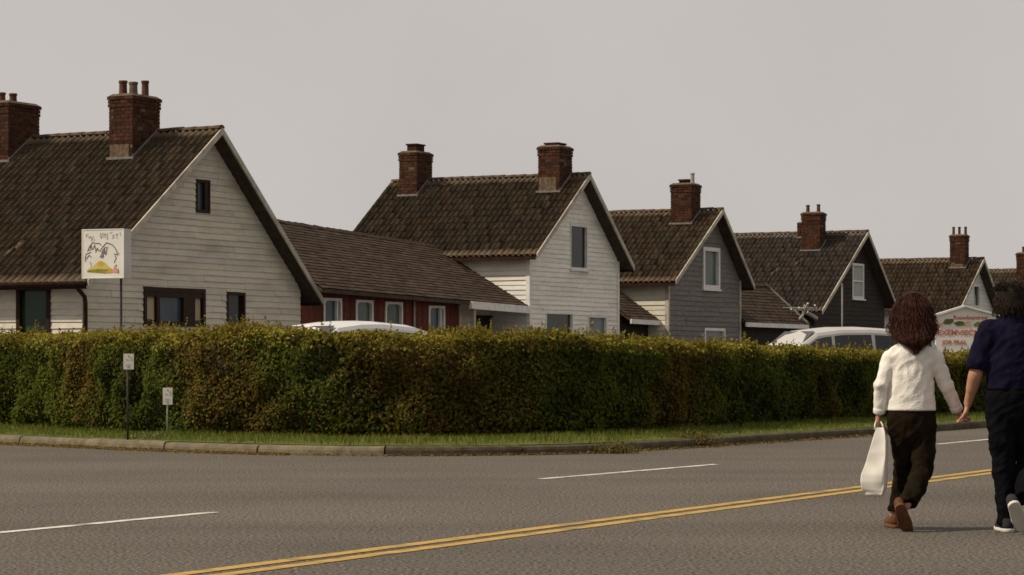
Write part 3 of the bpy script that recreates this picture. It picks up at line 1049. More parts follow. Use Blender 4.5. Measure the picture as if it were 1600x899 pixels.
# walls
core_u0 = h1.wr + 0.02
vW = q['vW']
rects = []
for (x0, x1, y0_, y1_) in ((504.5, 533, 466, 512), (555, 582, 469, 515), (601, 628, 472, 518), (669, 694, 478, 524)):
    xm = (x0 + x1) / 2
    rects.append((on_v(x0, 480, vW)[0], on_v(x1, 480, vW)[0], on_v(xm, y1_, vW)[1], on_v(xm, y0_, vW)[1]))
mb = MB()
mb.hexa([P(core_u0, vW + .1, .13), P(uH2 + .1, vW + 1.3, .13), P(uH2 + .1, q['vB'] - .3, .13), P(core_u0, q['vB'] - .3, .13),
         P(core_u0, vW + .1, q['wz'](core_u0)), P(uH2 + .1, vW + 1.3, q['wz'](uH2)), P(uH2 + .1, q['vB'] - .3, q['wz'](uH2)), P(core_u0, q['vB'] - .3, q['wz'](core_u0))])
mb.build('wall', M['core'], R)
# upright red boards
x = core_u0
while x < uS - 0.02:
    w = min(0.16 * random.uniform(0.9, 1.1), uS - x)
    for (p0, p1, z0, z1) in rect_cut(x, x + w - 0.006, 0.2, 3.2, rects):
        z1a, z1b = min(z1, q['wz'](p0)), min(z1, q['wz'](p1))
        o_ = random.uniform(0, 0.012)
        f = q['face']
        MB().hexa([f(p0, o_, z0), f(p1, o_, z0), f(p1, -.1, z0), f(p0, -.1, z0), f(p0, o_, z1a), f(p1, o_, z1b), f(p1, -.1, z1b), f(p0, -.1, z1a)]).build('board', M['red_board'], R, tint=rt(0.8, 1.2))
    x += w
gl = ('glass_blue', 'glass_teal', 'glass_teal', 'glass_blue')
for r_, g in zip(rects, gl):
    window(R, q['face'], r_, M['white_trim'], M[g], 0.065, arch=True, mull=([(r_[1] - 0.24, r_[1] - 0.19)] if g == 'glass_blue' else ()))
f = q['face']
c645 = on_v(645, 500, vW)[0]
MB().tube([f(c645, 0.05, 0.2), f(c645, 0.05, q['wz'](c645) - 0.25)], 0.025, 6).build('downpipe', M['trim'], R)
mb = MB()
mb.hexa([f(uS - 0.01, .03, .2), f(uS + .09, .03, .2), f(uS + .09, -.1, .2), f(uS - .01, -.1, .2),
         f(uS - 0.01, .03, q['wz'](uS)), f(uS + .09, .03, q['wz'](uS)), f(uS + .09, -.1, q['wz'](uS)), f(uS - .01, -.1, q['wz'](uS))])
mb.build('corner_board', M['trim'], R)
# porch back wall with openings
vP = vW + 0.75
pf = lambda a, o, z: P(a, vP - o, z)
dr = [(on_v(x0, 500, vP)[0], on_v(x1, 500, vP)[0], 0.3, on_v((x0 + x1) / 2, yt, vP)[1]) for x0, x1, yt in ((742, 771, 493), (779, 801, 497))]
siding(R, pf, M['cream2_board'], lambda z: uS + .1, lambda z: uH2 - 0.02, 0.3, q['wz'](uS) + 0.25, 0.16, dr)
for r_ in dr:
    window(R, pf, r_, M['brown_trim'], M['glass'], 0.06, name='door')
for px in (737,):
    u_ = on_v(px, 490, V0 + .1)[0]
    MB().box(*[k for pr in zip(P(u_, V0 + .02, .13), P(u_ + .1, V0 + .12, eF(u_) - .12)) for k in pr]).build('porch_post', M['trim'], R)


# small dark-roofed lean-to between the white and the grey house
def small_annex(name, label, el, er, rl, rr, vE, vR, u_end, wallmat, fas='white_trim', uw0=None, **kw):
    q = annex(name, label, el, er, rl, rr, vE, vR, u_end=u_end, **kw)
    P, R = q['P'], q['R']
    e_ = q['ez']
    a0, a1 = q['u0'], q['u1']
    mb = MB()
    mb.hexa([P(a0, vE - .05, e_(a0) - .17), P(a1, vE - .05, e_(a1) - .17), P(a1, vE + .01, e_(a1) - .17), P(a0, vE + .01, e_(a0) - .17),
             P(a0, vE - .05, e_(a0) - .02), P(a1, vE - .05, e_(a1) - .02), P(a1, vE + .01, e_(a1) - .02), P(a0, vE + .01, e_(a0) - .02)])
    mb.build('fascia', M[fas], R)
    vW = q['vW']
    mb = MB()
    mb.hexa([P(a0, vW + .1, .13), P(a1, vW + .1, .13), P(a1, q['vB'] - .3, .13), P(a0, q['vB'] - .3, .13),
             P(a0, vW + .1, q['wz'](a0)), P(a1, vW + .1, q['wz'](a1)), P(a1, q['vB'] - .3, q['wz'](a1)), P(a0, q['vB'] - .3, q['wz'](a0))])
    mb.build('wall', M['core'], R)
    siding(R, q['face'], M[wallmat], lambda z: a0, lambda z: a1, 0.3, min(q['wz'](a0), q['wz'](a1)) - .01, 0.17, [], single=False)
    return q


small_annex('lean_to', 'small dark lean-to with white fascia between the white and grey houses', (985, 497.5), (1040, 501), (950, 440), (985, 443.5), V0 + 0.3, 36.2, h3.wl + 0.03, 'dark_board')
vEb = V0 - 0.2
ub = on_v(1262, 507, vEb)[0]
vRb, zRb = on_u(1197, 446, ub)
rl_ = ray(1168, 443.5)
qb = small_annex('brown_annex', 'low brown shingled annex between the grey and dark brown houses', (1165, 503), (1262, 507), (1160, 443.5), (1197, 446), vEb, vRb, ub, 'dark_board')
qc = small_annex('pale_annex', 'sliver of a low pale annex beside the dark brown house', (1386, 486), (1420, 488), (1375, 470), (1400, 472), V0 + 0.8, 37.0, on_v(1450, 480, V0 + .8)[0], 'pale_board', fas='soffit')

# aerial on the brown annex
ax_, ay_, az_ = at(1254, 482, 93.0)
aer = tag(empty('tv_aerial', (at(1232, 510, 93.0)[0], 93.0, at(1232, 512, 93.0)[2])), 'bent white television aerial above the brown annex roof', 'aerial')


def rel(o, px, py, Y):
    p = at(px, py, Y); return (p[0] - o.location.x, p[1] - o.location.y, p[2] - o.location.z)


MB().tube([rel(aer, 1230, 514, 93), rel(aer, 1243, 507, 93), rel(aer, 1255, 492, 93), rel(aer, 1258, 476, 93)], 0.045, 6).build('mast', M['galv'], aer)
MB().tube([rel(aer, 1224, 481, 92.8), rel(aer, 1276, 482, 93.6)], 0.022, 6).build('boom', M['galv'], aer)
for (x0, y0_, x1, y1_) in ((1236, 483, 1236, 494), (1273, 477, 1275, 486), (1262, 474, 1258, 486), (1248, 481, 1256, 483)):
    MB().tube([rel(aer, x0, y0_, 92.6), rel(aer, x1, y1_, 93.2)], 0.035, 6).build('element', M['louvre'], aer)
MB().tube([rel(aer, 1260, 488, 93), rel(aer, 1276, 498, 93.3)], 0.08, 8).build('reflector', M['galv'], aer)
# pale pipe running down over the annex roof
pp = empty('roof_pipe', at(1170, 477, 94.0))
tag(pp, 'thin pale pipe slanting down across the brown annex roof', 'pipe')
MB().tube([(0, 0, 0), rel(pp, 1200, 493, 93.5), rel(pp, 1236, 511, 93)], 0.05, 6).build('pipe', M['galv'], pp)
# pale verge strip where the annex meets the dark house roof
P_ = qb['P']
mb = MB()
mb.hexa([P_(ub - .02, vRb, zRb - .08), P_(ub + .06, vRb, zRb - .08), P_(ub + .06, vEb - .05, qb['ez'](ub) - .08), P_(ub - .02, vEb - .05, qb['ez'](ub) - .08),
         P_(ub - .02, vRb, zRb + .06), P_(ub + .06, vRb, zRb + .06), P_(ub + .06, vEb - .05, qb['ez'](ub) + .06), P_(ub - .02, vEb - .05, qb['ez'](ub) + .06)])
mb.build('verge_board', M['lead'], qb['R'])
# ------------------------------------------------------------------ hedge
def wobble(a, b, seed, n=7, f0=0.5, f1=3.0):
    r = np.random.default_rng(seed)
    out = 0
    for _ in range(n):
        k = r.uniform(f0, f1); th = r.uniform(0, 2 * math.pi); ph = r.uniform(0, 6.28)
        out = out + np.sin(a * k * math.cos(th) * 2 + b * k * math.sin(th) * 2 + ph)
    return out / math.sqrt(n)


M['leaf'] = material('hedge_leaf', (1, 1, 1), rough=0.8, spec=0.05, attr='tint', transl=0.38)
M['twig'] = material('hedge_twig', (0.030, 0.024, 0.014), (0.05, 0.042, 0.022), scale=9, rough=0.9)
M['grass'] = material('grass_blade', (1, 1, 1), rough=0.8, spec=0.05, attr='tint', transl=0.35)
HT = 1.1           # hedge thickness
S0, S1 = 0.3, hedge_path.L - 0.3
hedge = tag(empty('hedge', (hedge_path.at(S0)[0], hedge_path.at(S0)[1], 0.12)), 'long clipped green and brown hedge curving round the corner behind the kerb', 'hedge')
HO = np.array(hedge.location)


def hedge_pts(sv, dep, z):
    p = hedge_path.at(sv); n = hedge_path.nrm(sv)
    return np.stack([p[:, 0] + n[:, 0] * dep, p[:, 1] + n[:, 1] * dep, z], -1)


# woody core
ss = np.linspace(S0, S1, 160)
ph = hedge_path.at(ss)[:, 2]
ring = []
for (d, fz_) in ((0.27, 0.0), (0.26, 0.88), (0.38, 0.955), (HT - 0.32, 0.955), (HT - 0.2, 0.88), (HT - 0.2, 0.0)):
    ring.append(hedge_pts(ss, np.full(160, d), 0.1 + (ph - 0.1) * fz_) - HO)
vs = np.stack(ring, 1).reshape(-1, 3)
fs = []
for k in range(159):
    for j in range(6):
        fs.append((k * 6 + j, (k + 1) * 6 + j, (k + 1) * 6 + (j + 1) % 6, k * 6 + (j + 1) % 6))
np_mesh('woody_core', vs, fs, M['twig'], hedge)


def leaf_quads(C, Nrm, L, Wd, tint):
    n = len(C)
    Nrm = Nrm / (np.linalg.norm(Nrm, axis=1, keepdims=True) + 1e-9)
    r = RNG.normal(0, 1, (n, 3))
    A = np.cross(Nrm, r); A /= np.linalg.norm(A, axis=1, keepdims=True) + 1e-9
    B = np.cross(Nrm, A)
    L = L[:, None]; Wd = Wd[:, None]
    fold = Nrm * L * 0.18
    P0, P1, P2, P3 = C - A * L * .5, C + B * Wd * .5 + fold, C + A * L * .5, C - B * Wd * .5 + fold
    V = np.stack([P0, P1, P2, P3], 1).reshape(-1, 3)
    Q = np.arange(4 * n).reshape(n, 4)
    T = np.repeat(tint, 4, axis=0)
    return V, Q, T


def hedge_colour(sv, z, x, n, depth):
    """species and autumn patches: green privet, russet beech, yellow-green tips with sunlight painted in"""
    g1 = np.array((0.072, 0.094, 0.014)); g2 = np.array((0.098, 0.108, 0.016)); br = np.array((0.128, 0.086, 0.020)); dk = np.array((0.042, 0.060, 0.012)); yl_lit = np.array((0.28, 0.235, 0.040))
    base = np.where((RNG.random(n) < 0.5)[:, None], g1, g2)
    w = wobble(sv, z * 0.8, 5, 8, 0.25, 1.6)
    # russet stretch in the middle, green left, mixed right
    mid = np.exp(-((x + 2.2) / 1.9) ** 2) * 1.5 + np.exp(-((x - 2.6) / 1.6) ** 2) * 0.6 - 0.75
    pb = 1 / (1 + np.exp(-(w * 1.1 + mid) * 2.2))
    isb = RNG.random(n) < np.clip((pb - 0.2) * 1.2, 0.03, 0.8)
    base = np.where(isb[:, None], br * RNG.uniform(0.6, 1.25, (n, 1)), base)
    isd = RNG.random(n) < np.clip(0.25 + 0.3 * wobble(sv, z, 9), 0, 0.8)
    base = np.where((isd & ~isb)[:, None], dk, base)
    tip = RNG.random(n) < np.clip((z - 0.82) * 5.5, 0, 0.88)  # new growth near the top, its colour brightened to imitate sun on the fringe
    base = np.where(tip[:, None], yl_lit * RNG.uniform(0.55, 1.15, (n, 1)), base)
    return base * RNG.uniform(0.8, 1.2, (n, 1)) * np.clip(1 + 0.22 * wobble(sv * 1.3, z * 1.6, 61, 9, 0.6, 2.4), 0.55, 1.5)[:, None]


def hedge_layer(n, where):
    sv = RNG.uniform(S0, S1, n)
    top = hedge_path.at(sv)[:, 2] + 0.03 * wobble(sv, sv * 0, 3, 8, 0.6, 4)
    nr = hedge_path.nrm(sv)
    out = np.stack([-nr[:, 0], -nr[:, 1], np.zeros(n)], -1)
    if where == 'front' or where == 'back':
        f = RNG.random(n) ** 0.8
        z = 0.16 + (top - 0.16) * f
        bulge = 0.07 * wobble(sv * 1.2, z * 1.5, 21, 9, 0.7, 3.2) + 0.05 * wobble(sv * 3, z * 3, 22, 9, 0.8, 2.5)
        rnd = np.clip(f - 0.86, 0, 1) * 1.6 + np.clip(0.12 - f, 0, 1) * 0.9
        d = bulge + rnd + np.abs(RNG.normal(0, 0.085, n))
        if where == 'back':
            d = HT - d; out = -out
        nrm = out + RNG.normal(0, 0.55, (n, 3)) + np.array((0, 0, 0.35))
        fz = f
    else:
        d = RNG.uniform(0.0, HT, n)
        z = top - np.abs(RNG.normal(0, 0.05, n)) + 0.04 * wobble(sv * 2, d * 3, 33, 8, 0.8, 3) - 0.10 * np.clip(np.abs(d - HT / 2) / (HT / 2) - 0.7, 0, 1)
        nrm = np.stack([np.zeros(n), np.zeros(n), np.ones(n)], -1) + RNG.normal(0, 0.6, (n, 3))
        fz = np.ones(n)
    C = hedge_pts(sv, d, z)
    L = RNG.uniform(0.038, 0.075, n); Wd = L * RNG.uniform(0.5, 0.7, n)
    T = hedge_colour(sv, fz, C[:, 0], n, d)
    return leaf_quads(C - HO, nrm, L, Wd, T)


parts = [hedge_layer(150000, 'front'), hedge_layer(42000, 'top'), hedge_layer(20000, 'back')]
# upright shoots along the top
ns = 900
sv = np.where(RNG.random(ns) < 0.55, RNG.uniform(S0, S1, ns), 0)
cl = [hedge_path.near(*ground(px, 684, 0.13)) for px in (70, 175, 330, 360, 380, 395, 690, 700, 712, 745, 830, 900, 1180, 330)]
pick = RNG.integers(0, len(cl), ns)
sv = np.where(sv == 0, np.array(cl)[pick] + RNG.normal(0, 0.22, ns), sv)
hh = RNG.uniform(0.02, 0.13, ns) * np.where(RNG.random(ns) < 0.15, 1.8, 1)
dd = RNG.uniform(0.05, 0.6, ns)
bt_ = hedge_path.at(sv)[:, 2]
for k in range(5):
    z = bt_ + hh * (k + 1) / 5
    C = hedge_pts(sv, dd + RNG.normal(0, 0.012, ns), z)
    nrm = RNG.normal(0, 1, (ns, 3)); nrm[:, 2] *= 0.4
    T = np.where((RNG.random(ns) < 0.4)[:, None], np.array((0.24, 0.14, 0.03)), np.array((0.25, 0.23, 0.04))) * RNG.uniform(0.6, 1.2, (ns, 1))
    parts.append(leaf_quads(C - HO, nrm, RNG.uniform(0.04, 0.07, ns), RNG.uniform(0.02, 0.035, ns), T))
off = 0; VV, QQ, TT = [], [], []
for V, Q, T in parts:
    VV.append(V); QQ.append(Q + off); TT.append(T); off += len(V)
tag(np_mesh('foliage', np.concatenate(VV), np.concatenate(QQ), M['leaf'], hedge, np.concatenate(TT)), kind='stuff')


# ------------------------------------------------------------------ grass, weeds, litter
def blades(C, h, w, lean, tint):
    n = len(C)
    a = RNG.uniform(0, 6.28, n)
    d = np.stack([np.cos(a), np.sin(a), np.zeros(n)], -1) * w[:, None]
    b = RNG.uniform(0, 6.28, n)
    l = np.stack([np.cos(b), np.sin(b), np.zeros(n)], -1) * (lean * h)[:, None]
    up = np.array((0, 0, 1)) * h[:, None]
    V = np.stack([C - d, C + d, C + d * .6 + up * .6 + l * .35, C - d * .6 + up * .6 + l * .35, C + up + l, C + up + l - d * 0.05], 1)
    Q = np.array([[0, 1, 2, 3], [3, 2, 4, 5]])[None] + (np.arange(n) * 6)[:, None, None]
    return V.reshape(-1, 3), Q.reshape(-1, 4), np.repeat(tint, 6, axis=0)


n = 60000
k = RNG.uniform(8, 175, n); t = RNG.random(n) ** 0.8
k0 = k.astype(int); fr = (k - k0)[:, None]
row = LV[k0] * (1 - fr[:, None]) + LV[k0 + 1] * fr[:, None]
tt = t * 2.4
j0 = np.minimum(tt.astype(int), 2)
C = row[np.arange(n), j0] * (1 - (tt - j0))[:, None] + row[np.arange(n), j0 + 1] * (tt - j0)[:, None]
patch = wobble(C[:, 0], C[:, 1], 41, 8, 0.3, 1.8)
hgt = RNG.uniform(0.03, 0.085, n) * (1 + 0.35 * patch).clip(0.4, 2) * np.where(t < 0.06, 1.3, 1)
col = np.where((RNG.random(n) < 0.22 + 0.12 * patch)[:, None], np.array((0.21, 0.18, 0.05)), np.array((0.115, 0.150, 0.022))) * RNG.uniform(0.6, 1.35, (n, 1))
V, Q, T = blades(C, hgt, np.full(n, 0.005), RNG.uniform(0.1, 0.8, n), col)
tag(np_mesh('grass', V, Q, M['grass'], None, T), 'short rough grass between the kerb and the hedge', 'grass', kind='stuff')


def weed(name, label, loc, spread, h, nst, nlf, cols, lsize):
    R = tag(empty(name, loc), label, 'plant')
    C = np.zeros((nst, 3)); C[:, 0] = RNG.normal(0, spread * 0.5, nst); C[:, 1] = RNG.normal(0, 0.06, nst)
    c = np.array(cols)
    V, Q, T = blades(C, RNG.uniform(0.4, 1, nst) * h, np.full(nst, 0.006), RNG.uniform(0.2, 0.9, nst), c[RNG.integers(0, len(c), nst)] * RNG.uniform(0.7, 1.2, (nst, 1)))
    np_mesh('stems', V, Q, M['grass'], R, T)['kind'] = 'stuff'
    C = np.stack([RNG.normal(0, spread * 0.55, nlf), RNG.normal(0, 0.09, nlf), np.abs(RNG.normal(0.3, 0.3, nlf)) * h], -1)
    V, Q, T = leaf_quads(C, RNG.normal(0, 0.6, (nlf, 3)) + np.array((0, -0.3, 0.8)), RNG.uniform(0.6, 1.3, nlf) * lsize, RNG.uniform(0.35, 0.7, nlf) * lsize, c[RNG.integers(0, len(c), nlf)] * RNG.uniform(0.6, 1.3, (nlf, 1)))
    np_mesh('leaves', V, Q, M['leaf'], R, T)['kind'] = 'stuff'


dry = [(0.17, 0.14, 0.05), (0.10, 0.115, 0.03), (0.15, 0.09, 0.035)]
grn = [(0.05, 0.10, 0.025), (0.075, 0.13, 0.035), (0.04, 0.075, 0.02)]
weed('weed_clump', 'low dry weed clump sprouting at the kerb, left of the two', (*ground(960, 709), 0.0), 0.28, 0.17, 160, 220, dry, 0.05)
weed('weed_clump', 'larger dry weed clump spilling over the kerb, right of the two', (*ground(1083, 699), 0.05), 0.34, 0.19, 200, 300, dry, 0.05)
weed('leafy_plant', 'bright green leafy plant at the hedge foot beside the short sign', (*ground(298, 681, 0.13), 0.12), 0.30, 0.20, 60, 330, grn, 0.075)
weed('flowering_weed', 'pale flowering weeds in the grass between the two small signs', (*ground(232, 686, 0.13), 0.12), 0.22, 0.11, 60, 80, [(0.30, 0.33, 0.17), (0.07, 0.12, 0.03)], 0.04)
# dead leaves and dust lying in the gutter
n = 7500
sv = np.where(RNG.random(n) < 0.72, RNG.uniform(kerb_path.near(*ground(0, 694)) - 2, joint + 0.3, n), RNG.uniform(joint, joint + 14, n))
p, nn = kerb_path.at(sv), kerb_path.nrm(sv)
d = -np.abs(RNG.normal(0, 0.11, n)) - 0.012
C = np.stack([p[:, 0] + nn[:, 0] * d, p[:, 1] + nn[:, 1] * d, np.full(n, 0.008) + RNG.uniform(0, 0.03, n) * np.exp(d * 9)], -1)
T = np.array([(0.24, 0.16, 0.04), (0.15, 0.09, 0.03), (0.28, 0.20, 0.05), (0.09, 0.065, 0.03)])[RNG.integers(0, 4, n)] * RNG.uniform(0.7, 1.2, (n, 1))
V, Q, T = leaf_quads(C, RNG.normal(0, 0.35, (n, 3)) + np.array((0, 0, 1)), RNG.uniform(0.02, 0.05, n), RNG.uniform(0.012, 0.03, n), T)
tag(np_mesh('leaf_litter', V, Q, M['leaf'], None, T), 'brown dead leaves lying in the gutter along the kerb', 'leaf litter', kind='stuff')


# ------------------------------------------------------------------ signs
M['sign_white'] = material('sign_white', (0.66, 0.63, 0.57), (0.74, 0.71, 0.65), scale=3, rough=0.5)
M['sign_side'] = material('sign_side', (0.42, 0.41, 0.385), (0.50, 0.49, 0.46), scale=3, rough=0.5)
M['ink'] = material('sign_ink', (0.10, 0.095, 0.09), (0.22, 0.21, 0.20), scale=22, rough=0.7)
M['ink_soft'] = material('sign_ink_soft', (0.30, 0.28, 0.27), (0.42, 0.39, 0.37), scale=22, rough=0.7)
M['p_yellow'] = material('paint_yellow', (0.52, 0.44, 0.10), (0.55, 0.50, 0.20), scale=9, rough=0.6)
M['p_orange'] = material('paint_orange', (0.55, 0.27, 0.05), (0.6, 0.38, 0.08), scale=9, rough=0.6)
M['p_olive'] = material('paint_olive', (0.17, 0.17, 0.03), (0.30, 0.25, 0.05), scale=9, rough=0.6)
M['p_red'] = material('paint_red', (0.50, 0.10, 0.05), (0.58, 0.17, 0.09), scale=30, rough=0.6)
M['p_green'] = material('paint_green', (0.09, 0.12, 0.03), (0.17, 0.18, 0.05), scale=12, rough=0.6)
M['p_pink'] = material('paint_pink', (0.55, 0.28, 0.20), (0.60, 0.36, 0.27), scale=12, rough=0.6)
M['p_lav'] = material('paint_lavender', (0.40, 0.36, 0.42), (0.50, 0.46, 0.50), scale=12, rough=0.6)

SY = 46.0
th = math.radians(-20)
bx_, by_, bz_ = at(164, 435, SY)
wid = 70 / F * SY / math.cos(th); hei = 77.5 / F * SY; dep = 0.26
root = tag(empty('picture_sign', (at(188, 435, SY + .1)[0], SY + 0.1, 0.12), th), 'square white box sign with a yellow mountain drawing on a thin pole', 'sign')
cx = -(188 - 164) / F * SY / math.cos(th)
zb = bz_ - 0.12
mb = MB(); mb.box(cx - wid / 2, cx + wid / 2, -0.10, -0.10 + dep, zb, zb + hei)
mb.build('sign_box', M['sign_side'], root)
mb = MB(); mb.box(cx - wid / 2 + .006, cx + wid / 2 - .006, -0.112, -0.101, zb + .006, zb + hei - .006)
mb.build('sign_face', M['sign_white'], root)
mb = MB()
for (a, b, c, d) in ((-wid / 2, wid / 2, 0, .02), (-wid / 2, wid / 2, hei - .02, hei), (-wid / 2, -wid / 2 + .02, .0205, hei - .0205), (wid / 2 - .02, wid / 2, .0205, hei - .0205)):
    mb.box(cx + a, cx + b, -0.118, -0.1005, zb + c, zb + d)
mb.build('sign_frame', M['sign_white'], root)
MB().tube([(0, 0.03, 0), (0, 0.03, zb)], 0.022, 8).build('pole', M['iron'], root)


def sp(zx, zy, o=-0.114):       # point on the sign face, from the enlarged view of the face
    return (cx - wid / 2 + (zx - 160) / 572 * wid, o, zb + hei - (zy - 135) / 635 * hei)


def stroke(mb, pts, w, o=-0.1145):
    P = [Vector(sp(x, y, o)) for x, y in pts]
    for a, b in zip(P, P[1:]):
        d = (b - a)
        if d.length < 1e-6: continue
        d.normalize(); nrm = Vector((-d.z, 0, d.x)) * w
        mb.quad(a - nrm - d * w * .5, b - nrm + d * w * .5, b + nrm + d * w * .5, a + nrm - d * w * .5)


mb = MB()
for s_ in ([(210, 215), (245, 200)], [(228, 205), (222, 240)], [(252, 232), (262, 250), (275, 236), (262, 232)], [(285, 232), (300, 262), (318, 225)], [(300, 262), (290, 290)], [(325, 262), (332, 290)],
           [(420, 190), (412, 225), (425, 255), (438, 225), (440, 190)], [(460, 255), (462, 185)], [(462, 215), (485, 200), (488, 250)], [(508, 190), (512, 255)], [(500, 270), (515, 262)],
           [(600, 215), (575, 225), (600, 245), (572, 262)], [(540, 190), (575, 186)], [(618, 212), (655, 208)], [(635, 200), (638, 260)], [(680, 180), (692, 230)]):
    stroke(mb, s_, 0.008)
mb.build('lettering', M['ink_soft'], root)['kind'] = 'stuff'
mb = MB()
for s_ in ([(210, 550), (208, 495), (222, 455), (285, 435)], [(222, 520), (262, 470), (290, 500)], [(240, 420), (262, 365), (310, 305), (330, 315)], [(275, 390), (290, 340), (300, 400)], [(310, 400), (335, 340), (350, 410)],
           [(255, 400), (280, 410)], [(350, 435), (372, 380), (390, 415)], [(330, 320), (400, 322), (425, 345)], [(402, 425), (445, 370), (495, 315), (530, 325)], [(530, 325), (580, 345), (615, 385), (640, 440), (665, 462)],
           [(430, 440), (455, 400), (480, 372), (500, 380)], [(410, 495), (440, 450), (470, 410)], [(425, 505), (450, 470), (478, 430)], [(440, 512), (462, 480)], [(490, 470), (500, 400), (512, 370)], [(600, 460), (640, 465), (650, 482)],
           [(615, 480), (628, 520), (612, 545)], [(470, 385), (480, 460)], [(610, 545), (605, 570)]):
    stroke(mb, s_, 0.0095)
mb.build('drawing', M['ink'], root)['kind'] = 'stuff'
mb = MB()
for s_ in ([(272, 550), (295, 585), (280, 625)], [(265, 560), (285, 600)]):
    stroke(mb, s_, 0.007)
mb.build('pale_stroke', M['p_lav'], root)
for pts, mt, o in (([(238, 650), (300, 625), (390, 545), (470, 560), (520, 610), (575, 650), (560, 672), (300, 672)], 'p_yellow', -0.1142),
                   ([(372, 600), (405, 548), (440, 550), (468, 590), (430, 612), (420, 632), (395, 608)], 'p_orange', -0.1152),
                   ([(228, 668), (300, 655), (420, 650), (575, 655), (600, 690), (560, 704), (470, 708), (300, 692), (240, 688)], 'p_olive', -0.1150),
                   ([(480, 700), (520, 660), (575, 655), (580, 700)], 'p_orange', -0.1158),
                   ([(575, 690), (590, 650), (625, 610), (640, 650), (655, 690), (610, 705)], 'p_pink', -0.1162),
                   ([(640, 700), (655, 640), (668, 690), (662, 712)], 'ink', -0.1156), ([(590, 640), (625, 592), (640, 602), (605, 645)], 'p_olive', -0.1160)):
    mb = MB(); mb.poly([sp(x, y, o) for x, y in pts]); mb.build('painted_shape', M[mt], root)

# gable-topped sign with red lettering, behind the hedge
GY = 56.0
root = tag(empty('gable_sign', (at(1507, 550, GY)[0], GY, 0.12), math.radians(4)), 'white gable-topped sign with red lettering behind the hedge between the couple', 'sign')


def gp(px, py, o):
    p = at(px, py, GY)
    return (p[0] - root.location.x, o, p[2] - 0.12)


out = [(1461, 560), (1556, 560), (1556, 492), (1507, 480), (1461, 493)]
mb = MB()
fr = [gp(x, y, -0.04) for x, y in out]; bk = [gp(x, y, 0.04) for x, y in out]
mb.poly(fr); mb.poly(bk[::-1])
for k in range(5):
    mb.quad(fr[(k + 1) % 5], fr[k], bk[k], bk[(k + 1) % 5])
mb.build('board', M['sign_white'], root)
for e0, e1 in (((1455, 492.5), (1507, 477)), ((1507, 477), (1561, 491))):
    mb = MB()
    a0, a1 = e0, e1
    mb.hexa([gp(a0[0], a0[1] + 3.2, -.10), gp(a1[0], a1[1] + 3.2, -.10), gp(a1[0], a1[1] + 3.2, .10), gp(a0[0], a0[1] + 3.2, .10),
             gp(*a0, -.10), gp(*a1, -.10), gp(*a1, .10), gp(*a0, .10)])
    mb.build('roof_board', M['white_trim'], root)
for px in (1468, 1548):
    p = gp(px, 555, 0)
    MB().box(p[0] - .04, p[0] + .04, .041, .12, 0, gp(px, 500, 0)[2]).build('post', M['white_trim'], root)


def text(body, px, py, hpx, wpx, mat, name='lettering'):
    cu = bpy.data.curves.new(name, 'FONT'); cu.body = body; cu.align_x = 'CENTER'; cu.extrude = 0.003; cu.size = 1
    o = bpy.data.objects.new(name, cu); COL.objects.link(o); o.parent = root
    bpy.context.view_layer.update()
    w, h = max(o.dimensions.x, 1e-3), max(o.dimensions.y, 1e-3)
    sx = wpx / F * GY / w; sy = hpx / F * GY / h
    o.scale = (sx, sy, 1)
    o.location = gp(px, py, -0.046); o.rotation_euler = (math.pi / 2, 0, 0)
    cu.offset = 0.012
    bpy.context.view_layer.update()
    me = bpy.data.meshes.new_from_object(o.evaluated_get(bpy.context.evaluated_depsgraph_get()))
    loc, sc_, ro = o.location.copy(), o.scale.copy(), o.rotation_euler.copy()
    bpy.data.objects.remove(o); bpy.data.curves.remove(cu)
    m = finish(name, me, mat, root)
    m.location, m.scale, m.rotation_euler = loc, sc_, ro
    m['kind'] = 'stuff'
    return m


text('Rouwlountrew', 1516, 499.5, 6.5, 54, M['p_red'])
text('EXEMVIECM', 1497, 523.5, 8, 66, M['p_red'])
text('JOR FRAL', 1490, 538, 8.5, 39, M['p_red'])
for pts, mt in (([(1472, 505), (1476, 499), (1488, 498.5), (1489, 503), (1484, 507), (1474, 507)], 'p_green'), ([(1489, 505), (1497, 502), (1505, 503), (1507, 509), (1495, 510)], 'p_green'),
                ([(1508, 503), (1514, 502), (1516, 508), (1511, 511), (1508, 508)], 'p_pink'), ([(1520, 507), (1527, 503), (1536, 504), (1531, 510), (1522, 511)], 'p_green'), ([(1464, 507), (1471, 505), (1471, 510), (1465, 511)], 'p_pink')):
    mb = MB(); fr = [gp(x, y, -0.052) for x, y in pts]; bk = [gp(x, y, -0.041) for x, y in pts]
    mb.poly(fr[::-1])
    for k in range(len(pts)):
        mb.quad(fr[k], fr[(k + 1) % len(pts)], bk[(k + 1) % len(pts)], bk[k])
    mb.build('painted_flower', M[mt], root)


